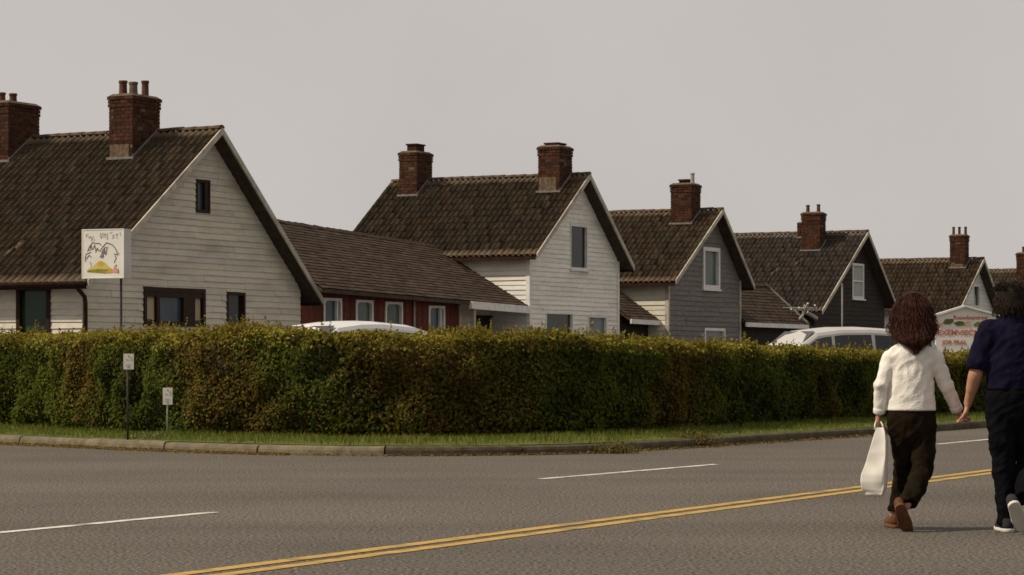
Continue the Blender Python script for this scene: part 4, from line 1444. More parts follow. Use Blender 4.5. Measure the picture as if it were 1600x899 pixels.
# two small posts with plates on the grass
def small_sign(label, px, base, plate, post_r, mat, rz):
    x, y = ground(px, base, 0.13)
    r = tag(empty('small_sign', (x, y, 0.12), rz), label, 'sign', 'small plates on posts by the kerb')
    z0, z1 = CH + (HZ - plate[3]) / F * y - .12, CH + (HZ - plate[2]) / F * y - .12
    w = (plate[1] - plate[0]) / F * y
    ox = ((plate[0] + plate[1]) / 2 - px) / F * y
    MB().tube([(0, 0, 0), (0, 0, z1 - 0.03)], post_r, 8).build('post', mat, r, smooth=True)
    mb = MB(); mb.box(ox - w / 2, ox + w / 2, -post_r - .014, -post_r - .001, z0, z1)
    p = mb.build('plate', M['sign_white'], r)
    mb = MB()
    for (a, b, c, d) in ((.18, .3, .55, .72), (.25, .31, .72, .80), (-.28, -.05, .60, .66), (-.30, .2, .30, .34), (-.28, .1, .2, .235)):
        mb.box(ox + w * a, ox + w * b, -post_r - .0165, -post_r - .0142, z0 + (z1 - z0) * c, z0 + (z1 - z0) * d)
    mb.build('marking', M['sign_side'], p)
    mb = MB()
    for zz in (z0 + .03, z1 - .03):
        mb.box(ox - .008, ox + .008, -post_r - .02, -post_r - .0141, zz - .008, zz + .008)
    mb.build('bolts', M['galv'], p)


small_sign('taller white plate on a dark post standing at the kerb', 199.5, 687, (193, 209, 553, 577.5), 0.014, M['iron'], 0.12)
small_sign('shorter white plate on a pale post close to the hedge', 261.5, 685, (254.5, 269.5, 606, 632.5), 0.011, M['galv'], 0.1)

# thin post standing behind the parked wagon
pr = tag(empty('metal_post', (at(1316, 500, 53.5)[0], 53.5, 0.12)), 'thin grey metal post rising behind the silver wagon', 'post')
MB().tube([(0, 0, 0), (0, 0, at(1316, 447, 53.5)[2] - .12)], 0.018, 8).build('shaft', M['lead'], pr, smooth=True)
MB().lathe((0, 0, at(1316, 447, 53.5)[2] - .12), [(0.024, 0), (0.024, 0.03), (0.01, 0.05)], 8).build('cap', M['lead'], pr)


# ------------------------------------------------------------------ parked cars
M['car_white'] = material('car_paint_white', (0.62, 0.60, 0.60), (0.66, 0.64, 0.64), scale=1.5, rough=0.25, spec=0.5)
M['car_silver'] = material('car_paint_pale', (0.42, 0.40, 0.38), (0.47, 0.45, 0.43), scale=1.5, rough=0.3, spec=0.5)
M['car_glass'] = glass_mat('car_glass', (0.03, 0.032, 0.036), 0.08)
M['tyre'] = material('tyre_rubber', (0.02, 0.02, 0.02), (0.035, 0.034, 0.033), scale=20, rough=0.9)
M['chrome'] = material('chrome', (0.45, 0.45, 0.44), (0.55, 0.55, 0.54), scale=20, rough=0.25, metal=0.8)
M['lamp_red'] = material('tail_lamp', (0.25, 0.02, 0.015), (0.35, 0.03, 0.02), scale=10, rough=0.3)
M['lamp_clear'] = material('head_lamp', (0.55, 0.55, 0.52), (0.62, 0.62, 0.6), scale=10, rough=0.15)


def car(name, label, loc, rz, paint, L=4.5, W=1.75, H=1.75, roofprof=None):
    R = tag(empty(name, loc, rz), label, 'car', 'cars parked behind the hedge')
    hl = L / 2
    belt = 0.98 / 1.75 * H + 0.03
    # nose at -x.  lower body profile (x, top z); cabin roof profile (x, z)
    body = [(-hl, 0.62), (-hl + .12, 0.80), (-hl + .9, belt - .06), (-hl + 1.2, belt), (hl - .25, belt + .02), (hl - .05, belt - .05), (hl, 0.7)]
    roof = roofprof or [(-hl + .95, belt), (-hl + 1.35, belt + (H - belt) * .55), (-hl + 1.75, H - .07), (-hl + 2.3, H - .01), (0.6, H), (hl - .75, H - .05), (hl - .3, H - .16), (hl - .06, belt)]
    mb = MB()

    def loft(mb, secs):
        n = len(secs[0]); i0 = len(mb.v)
        for s_ in secs: mb.v += s_
        for a in range(len(secs) - 1):
            for b in range(n - 1):
                i = i0 + a * n + b
                mb.f.append((i, i + n, i + n + 1, i + 1))
        mb.f.append(tuple(i0 + b for b in range(n)))
        mb.f.append(tuple(i0 + (len(secs) - 1) * n + b for b in reversed(range(n))))
    secs = []
    for (x, zt) in body:
        e_ = 1 - 0.10 * max(0, (abs(x) - hl + 0.7) / 0.7) ** 2
        w = W / 2 * e_
        secs.append([(x, -w * .95, .28), (x, -w, .5), (x, -w, zt - .12), (x, -w * .93, zt), (x, 0, zt + .015), (x, w * .93, zt), (x, w, zt - .12), (x, w, .5), (x, w * .95, .28), (x, 0, .26)][:10] + [(x, -w * .95, .28)])
    loft(mb, secs)
    b = mb.build('body', paint, R, smooth=False)
    mb = MB(); secs = []
    for (x, z) in roof:
        f = (z - belt) / (H - belt)
        w0 = W / 2 * 0.93; w1 = W / 2 * (0.93 - 0.17 * f)
        secs.append([(x, -w0, belt - .03), (x, -w1 - 0.004, max(belt - .02, z - .09)), (x, -w1 + .035, max(belt - .01, z - .03)), (x, -w1 * .6, z + .02 * f), (x, 0, z + .035 * f), (x, w1 * .6, z + .02 * f), (x, w1 - .035, max(belt - .01, z - .03)), (x, w1 + 0.004, max(belt - .02, z - .09)), (x, w0, belt - .03)])
    loft(mb, secs)
    mb.build('cabin', paint, R, smooth=False)

    def rz_at(x):
        return float(np.interp(x, [p[0] for p in roof], [p[1] for p in roof]))

    def side_y(x, z):
        f0 = (rz_at(x) - belt) / (H - belt)
        w0 = W / 2 * .93; w1 = W / 2 * (.93 - .17 * f0) + .004
        zz = max(belt - .02, rz_at(x) - .09)
        k = (z - belt + .03) / max(zz - belt + .03, .01)
        return w0 + (w1 - w0) * min(k, 1)
    # side windows
    xs = [(-hl + 1.22, -hl + 2.05), (-hl + 2.12, 0.62), (0.70, hl - .34)]
    for sg in (-1, 1):
        for x0, x1 in xs:
            zb0 = belt + .03
            K = 5
            mb = MB()
            for k in range(K):
                a, c = x0 + (x1 - x0) * k / K, x0 + (x1 - x0) * (k + 1) / K
                za, zc = max(zb0 + .01, rz_at(a) - .13), max(zb0 + .01, rz_at(c) - .13)
                q = lambda x, z: (x, sg * (side_y(x, z) + .006), z)
                f = [q(a, zb0), q(c, zb0), q(c, zc), q(a, za)]
                mb.poly(f if sg < 0 else f[::-1])
            mb.build('window', M['car_glass'], R)
    # windscreen and rear window
    def screen(x0, z0, x1, z1, nm, s_):
        mb = MB()
        f0 = lambda z: W / 2 * (.93 - .17 * (z - belt) / (H - belt)) - .08
        d = .012 * s_
        f = [(x0 + d, -f0(z0), z0 + .012), (x0 + d, f0(z0), z0 + .012), (x1 + d, f0(z1), z1 + .03), (x1 + d, -f0(z1), z1 + .03)]
        mb.poly(f if s_ > 0 else f[::-1]); mb.build(nm, M['car_glass'], R)
    screen(roof[1][0] - .06, roof[1][1] - .1, roof[2][0] - .02, roof[2][1] - .02, 'windscreen', -1)
    screen(roof[-1][0] - .04, belt + .06, roof[-2][0] + .03, roof[-2][1] - .06, 'rear_window', 1)
    for sg in (-1, 1):
        for x in (-hl + .82, hl - .85):
            w = empty('wheel', (x, sg * (W / 2 - .09), .31), 0, R)
            mb = MB()
            n = 20
            for (r, y) in ((.2, -.08), (.29, -.09), (.31, -.06), (.31, .06), (.29, .09), (.2, .08)):
                for j in range(n):
                    mb.v.append((r * math.cos(6.2832 * j / n), y, r * math.sin(6.2832 * j / n)))
            for a in range(5):
                for j in range(n):
                    mb.f.append((a * n + j, a * n + (j + 1) % n, (a + 1) * n + (j + 1) % n, (a + 1) * n + j))
            mb.build('tyre', M['tyre'], w, smooth=True)
            mb = MB()
            mb.tube([(0, -.075, 0), (0, .075, 0)], .205, 16)
            mb.tube([(0, -.09, 0), (0, .09, 0)], .06, 10)
            mb.build('rim', M['chrome'], w)
        mb = MB(); mb.box(-hl - .01, -hl + .06, sg * (W / 2 - .42) - .13, sg * (W / 2 - .42) + .13, .60, .74); mb.build('headlight', M['lamp_clear'], R)
        mb = MB(); mb.box(hl - .05, hl + .012, sg * (W / 2 - .2) - .08, sg * (W / 2 - .2) + .08, .68, .92); mb.build('tail_light', M['lamp_red'], R)
        mb = MB(); mb.hexa([(-hl + 1.2, sg * (W / 2 - .02), belt + .04), (-hl + 1.32, sg * (W / 2 - .02), belt + .04), (-hl + 1.32, sg * (W / 2 + .14), belt + .05), (-hl + 1.2, sg * (W / 2 + .14), belt + .05),
                            (-hl + 1.2, sg * (W / 2 - .02), belt + .14), (-hl + 1.3, sg * (W / 2 - .02), belt + .14), (-hl + 1.3, sg * (W / 2 + .14), belt + .16), (-hl + 1.2, sg * (W / 2 + .14), belt + .16)]); mb.build('mirror', paint, R)
    mb = MB(); mb.box(-hl - .06, -hl + .05, -W / 2 * .92, W / 2 * .92, .38, .54); mb.build('bumper', M['chrome'], R)
    mb = MB(); mb.box(hl - .05, hl + .06, -W / 2 * .92, W / 2 * .92, .38, .54); mb.build('bumper', M['chrome'], R)
    return R


x, y, z = at(508, 501.5, 41.5)
car('parked_car', 'white car whose domed roof shows above the hedge before the red annex', (x, y + .5, 0.12), math.radians(48), M['car_white'], L=4.3, W=1.8, H=z - .12 - .02)
x, y, z = at(1292, 511, 51.2)
car('parked_wagon', 'silver white wagon with dark windows behind the hedge left of the woman', (x, y, 0.12), math.radians(24), M['car_silver'], L=4.7, W=1.7, H=z - .12 - .03)
# ------------------------------------------------------------------ people
M['skin'] = material('skin', (0.36, 0.175, 0.11), (0.43, 0.22, 0.145), scale=9, rough=0.55, spec=0.3)
M['sweater'] = material('white_sweater', (0.70, 0.665, 0.61), (0.77, 0.735, 0.68), scale=16, rough=0.9, spec=0.1, bump=0.25, bscale=90)
M['trousers'] = material('dark_brown_trousers', (0.008, 0.0055, 0.003), (0.017, 0.0115, 0.006), scale=10, rough=0.9, spec=0.04, bump=0.2, bscale=80)
M['navy'] = material('navy_shirt', (0.0055, 0.0045, 0.014), (0.009, 0.0075, 0.021), scale=8, rough=0.9, spec=0.05)
M['black'] = material('black_trousers', (0.003, 0.003, 0.004), (0.006, 0.006, 0.0075), scale=8, rough=0.9, spec=0.04)
M['shoe_brown'] = material('brown_leather', (0.075, 0.030, 0.014), (0.12, 0.05, 0.024), scale=12, rough=0.6)
M['sole_brown'] = material('brown_sole', (0.10, 0.045, 0.022), (0.15, 0.07, 0.035), scale=14, rough=0.85)
M['shoe_black'] = material('dark_canvas', (0.02, 0.02, 0.025), (0.035, 0.035, 0.04), scale=14, rough=0.85)
M['sole_white'] = material('white_rubber', (0.52, 0.49, 0.44), (0.62, 0.59, 0.54), scale=14, rough=0.7)
M['sole_grey'] = material('worn_rubber', (0.20, 0.17, 0.14), (0.30, 0.26, 0.22), scale=25, rough=0.85)
M['hair_auburn'] = material('auburn_hair', (0.022, 0.0075, 0.005), (0.060, 0.020, 0.011), scale=30, rough=0.6, spec=0.15, attr='tint')
M['hair_dark'] = material('dark_brown_hair', (0.012, 0.008, 0.006), (0.026, 0.016, 0.011), scale=30, rough=0.65, spec=0.1, attr='tint')
M['bag'] = material('white_carrier_bag', (0.70, 0.67, 0.61), (0.78, 0.75, 0.69), scale=5, rough=0.55, spec=0.3, transl=0.12)
M['eye'] = material('eye_white', (0.6, 0.58, 0.55))
M['lip'] = material('lip', (0.30, 0.09, 0.07))


class SDF:
    def __init__(self, lo, hi, h):
        self.lo = np.array(lo, np.float32); self.h = h
        self.n = (np.ceil((np.array(hi) - self.lo) / h).astype(int) + 1)
        self.f = np.full(self.n, 1.0, np.float32)

    def block(self, lo, hi):
        i0 = np.maximum(((np.array(lo) - self.lo) / self.h).astype(int) - 1, 0)
        i1 = np.minimum(((np.array(hi) - self.lo) / self.h).astype(int) + 2, self.n)
        if (i1 <= i0).any(): return None
        ax = [self.lo[k] + np.arange(i0[k], i1[k], dtype=np.float32) * self.h for k in range(3)]
        return tuple(slice(a, b) for a, b in zip(i0, i1)), np.meshgrid(*ax, indexing='ij')

    def add(self, sl, d, k):
        g = self.f[sl]
        hh = np.clip(0.5 + 0.5 * (g - d) / k, 0, 1)
        self.f[sl] = g * (1 - hh) + d * hh - k * hh * (1 - hh)

    def cone(self, a, b, ra, rb, k=0.03, fl=1.0):
        """tapered limb from a to b; fl > 1 flattens it front to back"""
        a, b = np.array(a, np.float32), np.array(b, np.float32)
        m = max(ra, rb) + k + 0.03
        q = self.block(np.minimum(a, b) - m, np.maximum(a, b) + m)
        if q is None: return
        sl, (X, Y, Z) = q
        yc = (a[1] + b[1]) / 2
        ax, ay, az = a[0], a[1], a[2]
        dx, dy, dz = b - a
        L2 = dx * dx + dy * dy + dz * dz + 1e-9
        t = np.clip(((X - ax) * dx + (Y - ay) * dy + (Z - az) * dz) / L2, 0, 1)
        d = np.sqrt((X - ax - t * dx) ** 2 + ((Y - ay - t * dy) * fl) ** 2 + (Z - az - t * dz) ** 2) - (ra + (rb - ra) * t)
        self.add(sl, d / (1 + 0.25 * (fl - 1)), k)

    def chain(self, pts, radii, k=0.03, fl=1.0):
        for i in range(len(pts) - 1):
            self.cone(pts[i], pts[i + 1], radii[i], radii[i + 1], k, fl)

    def ell(self, c, r, k=0.03):
        c, r = np.array(c, np.float32), np.array(r, np.float32)
        q = self.block(c - r - k - .03, c + r + k + .03)
        if q is None: return
        sl, (X, Y, Z) = q
        p = np.sqrt(((X - c[0]) / r[0]) ** 2 + ((Y - c[1]) / r[1]) ** 2 + ((Z - c[2]) / r[2]) ** 2)
        self.add(sl, (p - 1) * r.min(), k)

    def cut(self, p, n):
        """keep only the side n points away from:  (x - p).n < 0"""
        n = np.array(n, np.float32); n /= np.linalg.norm(n)
        ax = [self.lo[k] + np.arange(self.n[k], dtype=np.float32) * self.h for k in range(3)]
        d = (ax[0] - p[0])[:, None, None] * n[0] + (ax[1] - p[1])[None, :, None] * n[1] + (ax[2] - p[2])[None, None, :] * n[2]
        self.f = np.maximum(self.f, d)

    def mesh(self, smooth=2):
        f = self.f; h = self.h
        s = f < 0
        nx, ny, nz = (k - 1 for k in f.shape)
        acc = np.zeros((nx, ny, nz, 3), np.float32); cnt = np.zeros((nx, ny, nz), np.float32)
        C = lambda a, i, j, k: a[i:i + nx, j:j + ny, k:k + nz]
        for ax in range(3):
            for i in (0, 1):
                for j in (0, 1):
                    o0 = [0, 0, 0]; oth = [q for q in range(3) if q != ax]
                    o0[oth[0]], o0[oth[1]] = i, j
                    o1 = list(o0); o1[ax] = 1
                    f0, f1 = C(f, *o0), C(f, *o1)
                    x = (f0 < 0) != (f1 < 0)
                    t = np.where(x, f0 / np.where(x, f0 - f1, 1), 0)
                    for q in range(3):
                        acc[..., q] += np.where(x, o0[q] + (t if q == ax else 0), 0)
                    cnt += x
        act = cnt > 0
        idx = np.full(act.shape, -1, np.int64); idx[act] = np.arange(act.sum())
        ii = np.argwhere(act)
        V = (ii + acc[act] / cnt[act][:, None]) * h + self.lo
        F_ = []
        for ax in range(3):
            o = [q for q in range(3) if q != ax]
            a, b = np.take(s, range(0, s.shape[ax] - 1), ax), np.take(s, range(1, s.shape[ax]), ax)
            e = np.argwhere(a != b)
            for q in o:
                e = e[(e[:, q] > 0) & (e[:, q] < s.shape[q] - 1)]
            sg = s[tuple(e.T)]
            u = np.zeros(3, int); w = np.zeros(3, int); u[o[0]] = 1; w[o[1]] = 1
            c = [idx[tuple((e - d).T)] for d in (0 * u, u, u + w, w)]
            Q = np.stack(c, 1)
            flip = sg if ax != 1 else ~sg
            Q[~flip] = Q[~flip][:, ::-1]
            F_.append(Q)
        Q = np.concatenate(F_)
        Q = Q[(Q >= 0).all(1)]
        for _ in range(smooth):
            ac = np.zeros_like(V); c = np.zeros(len(V))
            for a, b in ((0, 1), (1, 2), (2, 3), (3, 0)):
                np.add.at(ac, Q[:, a], V[Q[:, b]]); np.add.at(c, Q[:, a], 1)
                np.add.at(ac, Q[:, b], V[Q[:, a]]); np.add.at(c, Q[:, b], 1)
            V = V * 0.5 + 0.5 * ac / np.maximum(c, 1)[:, None]
        return V, Q


def vnormals(V, Q):
    n = np.cross(V[Q[:, 2]] - V[Q[:, 0]], V[Q[:, 3]] - V[Q[:, 1]])
    N = np.zeros_like(V)
    for k in range(4):
        np.add.at(N, Q[:, k], n)
    return N / (np.linalg.norm(N, axis=1, keepdims=True) + 1e-12)


def folds(V, Q, amp, fr, seed=0.0, hem=None):
    """cloth folds: ridged noise with a few long creases"""
    N = vnormals(V, Q)
    d = np.empty(len(V))
    for i, p in enumerate(V):
        a = noise.noise(Vector((p[0] * fr[0] + seed, p[1] * fr[1], p[2] * fr[2])))
        b = noise.noise(Vector((p[0] * fr[0] * 2.1 + seed + 9, p[1] * fr[1] * 2.1, p[2] * fr[2] * 2.1)))
        c = noise.noise(Vector((p[0] * 5 + p[2] * 9 + seed, p[1] * 5, p[2] * 14 - p[0] * 16)))
        d[i] = (1 - 2 * abs(a)) * 0.6 + b * 0.35 + (1 - 2 * abs(c)) * 0.45 - 0.4
    if hem is not None:
        d = d * np.clip((np.abs(V[:, 2] - hem) - 0.015) / 0.06, 0.0, 1)
    return V + N * (d * amp)[:, None]


def sdf_obj(name, g, mat, parent, smooth=2, fold=None):
    V, Q = g.mesh(smooth)
    if fold: V = folds(V, Q, *fold)
    return np_mesh(name, V, Q, mat, parent, smooth=True)


def tubes(strands, radii, sides=4):
    VV, QQ = [], []; off = 0
    for P, r in zip(strands, radii):
        n = len(P)
        T = np.gradient(P, axis=0); T /= np.linalg.norm(T, axis=1, keepdims=True) + 1e-9
        A = np.cross(T, (0.3, 0.9, 0.2)); A /= np.linalg.norm(A, axis=1, keepdims=True) + 1e-9
        B = np.cross(T, A)
        th = np.arange(sides) * 2 * math.pi / sides
        rr = (r * np.minimum(1, np.linspace(1.25, 0.25, n) * 1.4))[:, None, None]
        R = P[:, None] + rr * (A[:, None] * np.cos(th)[None, :, None] + B[:, None] * np.sin(th)[None, :, None])
        VV.append(R.reshape(-1, 3))
        i = (np.arange(n - 1) * sides)[:, None]; j = np.arange(sides)[None]; j2 = (j + 1) % sides
        QQ.append(np.stack([i + j, i + j2, i + sides + j2, i + sides + j], -1).reshape(-1, 4) + off)
        off += n * sides
    return np.concatenate(VV), np.concatenate(QQ)


def face_details(c, r, root):
    """eyes and lips on the far side of the head (the side that looks away from the camera)"""
    for sx in (-1, 1):
        MB().lathe((c[0] + sx * 0.032, c[1] + r[1] * 0.86, c[2] - 0.012), [(0.001, -0.012), (0.009, -0.008), (0.012, 0), (0.009, 0.008), (0.001, 0.012)], 10).build('eye', M['eye'], root, smooth=True)
    mb = MB(); mb.tube([(c[0] - 0.024, c[1] + r[1] * 0.90, c[2] - 0.078), (c[0], c[1] + r[1] * 0.97, c[2] - 0.074), (c[0] + 0.024, c[1] + r[1] * 0.90, c[2] - 0.078)], [0.003, 0.008, 0.003], 6)
    mb.build('lips', M['lip'], root, smooth=True)


def head_sdf(g, c, r):
    g.ell(c, r, 0.02)
    g.ell((c[0], c[1] + 0.02, c[2] - r[2] * 0.55), (r[0] * 0.78, r[1] * 0.72, r[2] * 0.55), 0.03)      # jaw
    g.cone((c[0], c[1] + r[1] * 0.95, c[2] - 0.005), (c[0], c[1] + r[1] * 1.12, c[2] - 0.045), 0.008, 0.013, 0.012)  # nose
    for sx in (-1, 1):
        g.ell((c[0] + sx * r[0] * 1.02, c[1] - 0.005, c[2] - 0.02), (0.010, 0.020, 0.032), 0.008)      # ears


def hand(g, wrist, knuckle, wdir, curl, scale=1.0, thumb=1, k=0.007, spread=1.0):
    """palm from wrist to knuckles, four curled fingers and a thumb.
    wdir: unit vector across the palm (towards the thumb); curl: unit vector the fingers bend towards."""
    w, kn = np.array(wrist, float), np.array(knuckle, float)
    d = kn - w; L = np.linalg.norm(d); d /= L
    wd = np.array(wdir, float); wd -= d * wd.dot(d); wd /= np.linalg.norm(wd)
    cu = np.array(curl, float)
    for t in (-1, -0.33, 0.33, 1):
        g.cone(w + wd * t * 0.016 * scale, kn + wd * t * 0.028 * scale, 0.014 * scale, 0.0125 * scale, 0.012)
    lens = (0.062, 0.075, 0.080, 0.070)
    for i, t in enumerate((-1, -0.36, 0.30, 0.95)):
        p = kn + wd * t * 0.029 * scale * spread
        l = lens[i] * scale
        a = math.radians(25); q1 = p + (d * math.cos(a) + cu * math.sin(a)) * l * 0.45
        a = math.radians(75); q2 = q1 + (d * math.cos(a) + cu * math.sin(a)) * l * 0.32
        a = math.radians(115); q3 = q2 + (d * math.cos(a) + cu * math.sin(a)) * l * 0.26
        g.chain([p, q1, q2, q3], [0.0105 * scale, 0.0095 * scale, 0.0088 * scale, 0.0075 * scale], k)
    b = w + d * L * 0.35 + wd * 0.022 * scale * thumb
    t1 = b + (d * 0.55 + wd * 0.75 * thumb + cu * 0.25) * 0.036 * scale
    t2 = t1 + (d * 0.8 + wd * 0.15 * thumb + cu * 0.55) * 0.032 * scale
    t3 = t2 + (d * 0.65 - wd * 0.2 * thumb + cu * 0.6) * 0.026 * scale
    g.chain([b, t1, t2, t3], [0.014 * scale, 0.012 * scale, 0.0105 * scale, 0.008 * scale], k)


# ---------------- the woman
WY = 17.9
wroot = tag(empty('person', (at(1425, 830, WY)[0], WY, 0.0)), 'person with long curly auburn hair, white sweater and dark trousers carrying a white bag', 'person', 'couple walking hand in hand along the road')


def wp(px, py, dy=0.0):
    p = at(px, py, WY + dy)
    return np.array((p[0] - wroot.location.x, dy, p[2]))


HW = (1427, 489)            # head centre
hc = wp(*HW, 0.03)
g = SDF((-0.34, -0.42, -0.01), (0.46, 0.42, 1.70), 0.0062)
head_sdf(g, hc, (0.074, 0.094, 0.108))
g.cone(wp(1427, 515, 0.0), wp(1426, 545, -0.02), 0.052, 0.06, 0.03)
g.cone(wp(1402, 558), wp(1448, 558), 0.050, 0.050, 0.04, 1.2)
g.chain([wp(1425, 565), wp(1424, 605), wp(1424, 645)], [0.125, 0.115, 0.135], 0.05, 1.5)
for pts in ((wp(1407, 668, 0.01), wp(1411, 700, 0.05), wp(1412, 735, 0.10), wp(1405, 770, 0.16), wp(1400, 797, 0.20)), (wp(1442, 668), wp(1443, 700, -0.02), wp(1441, 735, -0.03), wp(1430, 765, -0.13), wp(1415, 789, -0.22))):
    g.chain(pts, [0.066, 0.052, 0.044, 0.040, 0.033], 0.012)
LS, LE, LW = wp(1391, 560), wp(1377, 602, -0.02), wp(1373, 645, 0.03)
RS, RE, RW = wp(1461, 560), wp(1479, 604, 0.0), wp(1495, 640, 0.06)
g.chain([LS, LE, LW], [0.042, 0.034, 0.024], 0.02)
g.chain([RS, RE, RW], [0.042, 0.034, 0.024], 0.02)
LH = wp(1371, 657, 0.04)
hand(g, LW, LH, (0.0, 1.0, 0.1), (1.0, 0.0, -0.1), 0.92, 1)
HANDC = wp(1504, 649, 0.10)
hand(g, RW, wp(1501, 653, 0.09), (0.15, -1.0, 0.0), (1.0, 0.15, 0.45), 0.95, 1)
# bare feet inside the shoes
g.chain([wp(1415, 789, -0.22), wp(1409, 793, -0.24)], [0.034, 0.03], 0.02)
g.chain([wp(1399, 795, 0.20), wp(1396, 812, 0.22)], [0.034, 0.03], 0.02)
wbody = sdf_obj('body', g, M['skin'], wroot, 1)
face_details(hc, (0.074, 0.094, 0.108), wroot)

# sweater
g = SDF((-0.34, -0.30, 0.72), (0.40, 0.30, 1.42), 0.0075)
g.chain([wp(1424, 566), wp(1423, 592), wp(1424, 615), wp(1424, 660)], [0.152, 0.144, 0.148, 0.192], 0.045, 1.40)
g.cone(wp(1399, 559), wp(1452, 559), 0.066, 0.066, 0.05, 1.1)
g.cone(wp(1426, 535), wp(1426, 550), 0.060, 0.085, 0.06)
g.chain([LS + (0, 0, -0.005), LE, wp(1374, 646, 0.03)], [0.060, 0.046, 0.041], 0.018)
g.chain([RS + (0, 0, -0.005), RE, wp(1496, 642, 0.062)], [0.060, 0.046, 0.040], 0.018)
hem = wp(1424, 642)[2]
# cut the hem only below the torso, keep the cuffs
ax0 = g.lo[0] + np.arange(g.n[0]) * g.h
ax2 = g.lo[2] + np.arange(g.n[2]) * g.h
below = np.maximum(hem - ax2, -1)
tor = (ax0 > -0.192) & (ax0 < 0.20)
g.f[tor] = np.maximum(g.f[tor], below[None, None, :].astype(np.float32))
cz = wp(1374, 646)[2]
lf = ax0 <= -0.192
g.f[lf] = np.maximum(g.f[lf], (cz - ax2)[None, None, :].astype(np.float32))
dwr = np.array(RW - RE); dwr /= np.linalg.norm(dwr)
rg = np.where(ax0 >= 0.20)[0]
ax1 = g.lo[1] + np.arange(g.n[1]) * g.h
pc = wp(1496, 641.5, 0.062)
dd = ((ax0[rg] - pc[0])[:, None, None] * dwr[0] + (ax1 - pc[1])[None, :, None] * dwr[1] + (ax2 - pc[2])[None, None, :] * dwr[2]).astype(np.float32)
g.f[rg] = np.maximum(g.f[rg], dd)
sw = sdf_obj('sweater', g, M['sweater'], wroot, 2, (0.0095, (15, 15, 9), 3.0, hem))
# ribbed hem and cuffs
for (p, q_) in ((LE, wp(1374, 646, 0.03)), (RE, wp(1496, 642, 0.062))):
    d = Vector(q_) - Vector(p); d.normalize()
    e0 = Vector(q_) - d * 0.045
    MB().tube([e0, e0 + d * 0.012, Vector(q_) - d * 0.004, Vector(q_) + d * 0.004], [0.040, 0.045, 0.044, 0.036], 16).build('cuff', M['sweater'], sw, smooth=True)

# trousers
g = SDF((-0.30, -0.45, 0.02), (0.30, 0.45, 0.95), 0.0075)
g.chain([wp(1424, 636), wp(1424, 652), wp(1424, 664)], [0.140, 0.160, 0.162], 0.04, 1.45)
g.chain([wp(1406, 664, 0.01), wp(1411, 700, 0.05), wp(1412, 735, 0.10), wp(1405, 770, 0.16), wp(1400, 810, 0.21)], [0.088, 0.074, 0.063, 0.060, 0.063], 0.008)
g.cut((0, 0, wp(1400, 798, 0.21)[2] - 0.0), (0, 0, -1)) if False else None
g.chain([wp(1442, 664, -0.01), wp(1443, 700, -0.02), wp(1441, 735, -0.03), wp(1430, 765, -0.13), wp(1415, 790, -0.24)], [0.090, 0.080, 0.073, 0.066, 0.062], 0.008)
zc = wp(1400, 799, 0.21)[2]
ax1 = g.lo[1] + np.arange(g.n[1]) * g.h
ax2 = g.lo[2] + np.arange(g.n[2]) * g.h
fw = np.where(ax1 > 0.07)[0]
g.f[:, fw, :] = np.maximum(g.f[:, fw, :], (zc - ax2)[None, None, :].astype(np.float32))
bw_ = np.where(ax1 <= -0.02)[0]
pcut = wp(1416, 788, -0.235); nd = np.array((-0.05, -0.62, -0.78)); nd /= np.linalg.norm(nd)
dd = ((ax1[bw_] - pcut[1])[None, :, None] * nd[1] + (ax2 - pcut[2])[None, None, :] * nd[2]).astype(np.float32)
g.f[:, bw_, :] = np.maximum(g.f[:, bw_, :], dd)
sdf_obj('trousers', g, M['trousers'], wroot, 2, (0.014, (12, 12, 6), 7.0, hem))


def shoe(root, heel, ball, toe, r, up, mat, solemat, name='shoe'):
    """shoe along heel-ball-toe; up: unit vector from sole to instep"""
    heel, ball, toe, up = (np.array(q, float) for q in (heel, ball, toe, up))
    pts = np.stack([heel, ball, toe])
    lo, hi = pts.min(0) - 0.09, pts.max(0) + 0.09
    g = SDF(lo, hi, 0.0045)
    g.cone(heel + up * 0.045, ball + up * 0.035, r[0], r[1], 0.02)
    g.cone(heel + up * 0.075, heel * 0.6 + ball * 0.4 + up * 0.06, r[0] * 0.9, r[1] * 0.8, 0.02)
    g.cone(ball + up * 0.033, toe + up * 0.026, r[1], r[2], 0.02)
    g.cut(heel * 0.5 + ball * 0.5 + up * 0.012, -up)
    s_ = sdf_obj(name, g, mat, root, 1)
    g = SDF(lo, hi, 0.004)
    for dz in (0.006, 0.016):
        g.cone(heel + up * dz, ball + up * dz, r[0] * 1.0, r[1] * 1.06, 0.01)
        g.cone(ball + up * dz, toe + up * dz, r[1] * 1.06, r[2] * 1.12, 0.01)
    g.cut(heel * 0.5 + ball * 0.5 + up * 0.022, up)
    g.cut(heel * 0.5 + ball * 0.5 - up * 0.002, -up)
    sdf_obj('sole', g, solemat, s_, 1)
    return s_


# trailing shoe: heel lifted, sole turned to the camera
hl_, bl_, to_ = wp(1407, 795, -0.30), wp(1414, 819, -0.22), wp(1419, 827, -0.155)
ax = (bl_ - hl_); ax /= np.linalg.norm(ax)
up = np.array((0.0, 0.80, 0.45)); up -= ax * up.dot(ax); up /= np.linalg.norm(up)
shoe(wroot, hl_, bl_, to_, (0.036, 0.044, 0.034), up, M['shoe_brown'], M['sole_brown'])
# leading shoe flat on the road
z0 = 0.004
lx = wp(1397, 815, 0.24)[0]
shoe(wroot, (lx, 0.17, z0), (lx - 0.01, 0.33, z0), (lx - 0.012, 0.40, z0), (0.034, 0.042, 0.032), (0, 0, 1), M['shoe_brown'], M['sole_brown'])

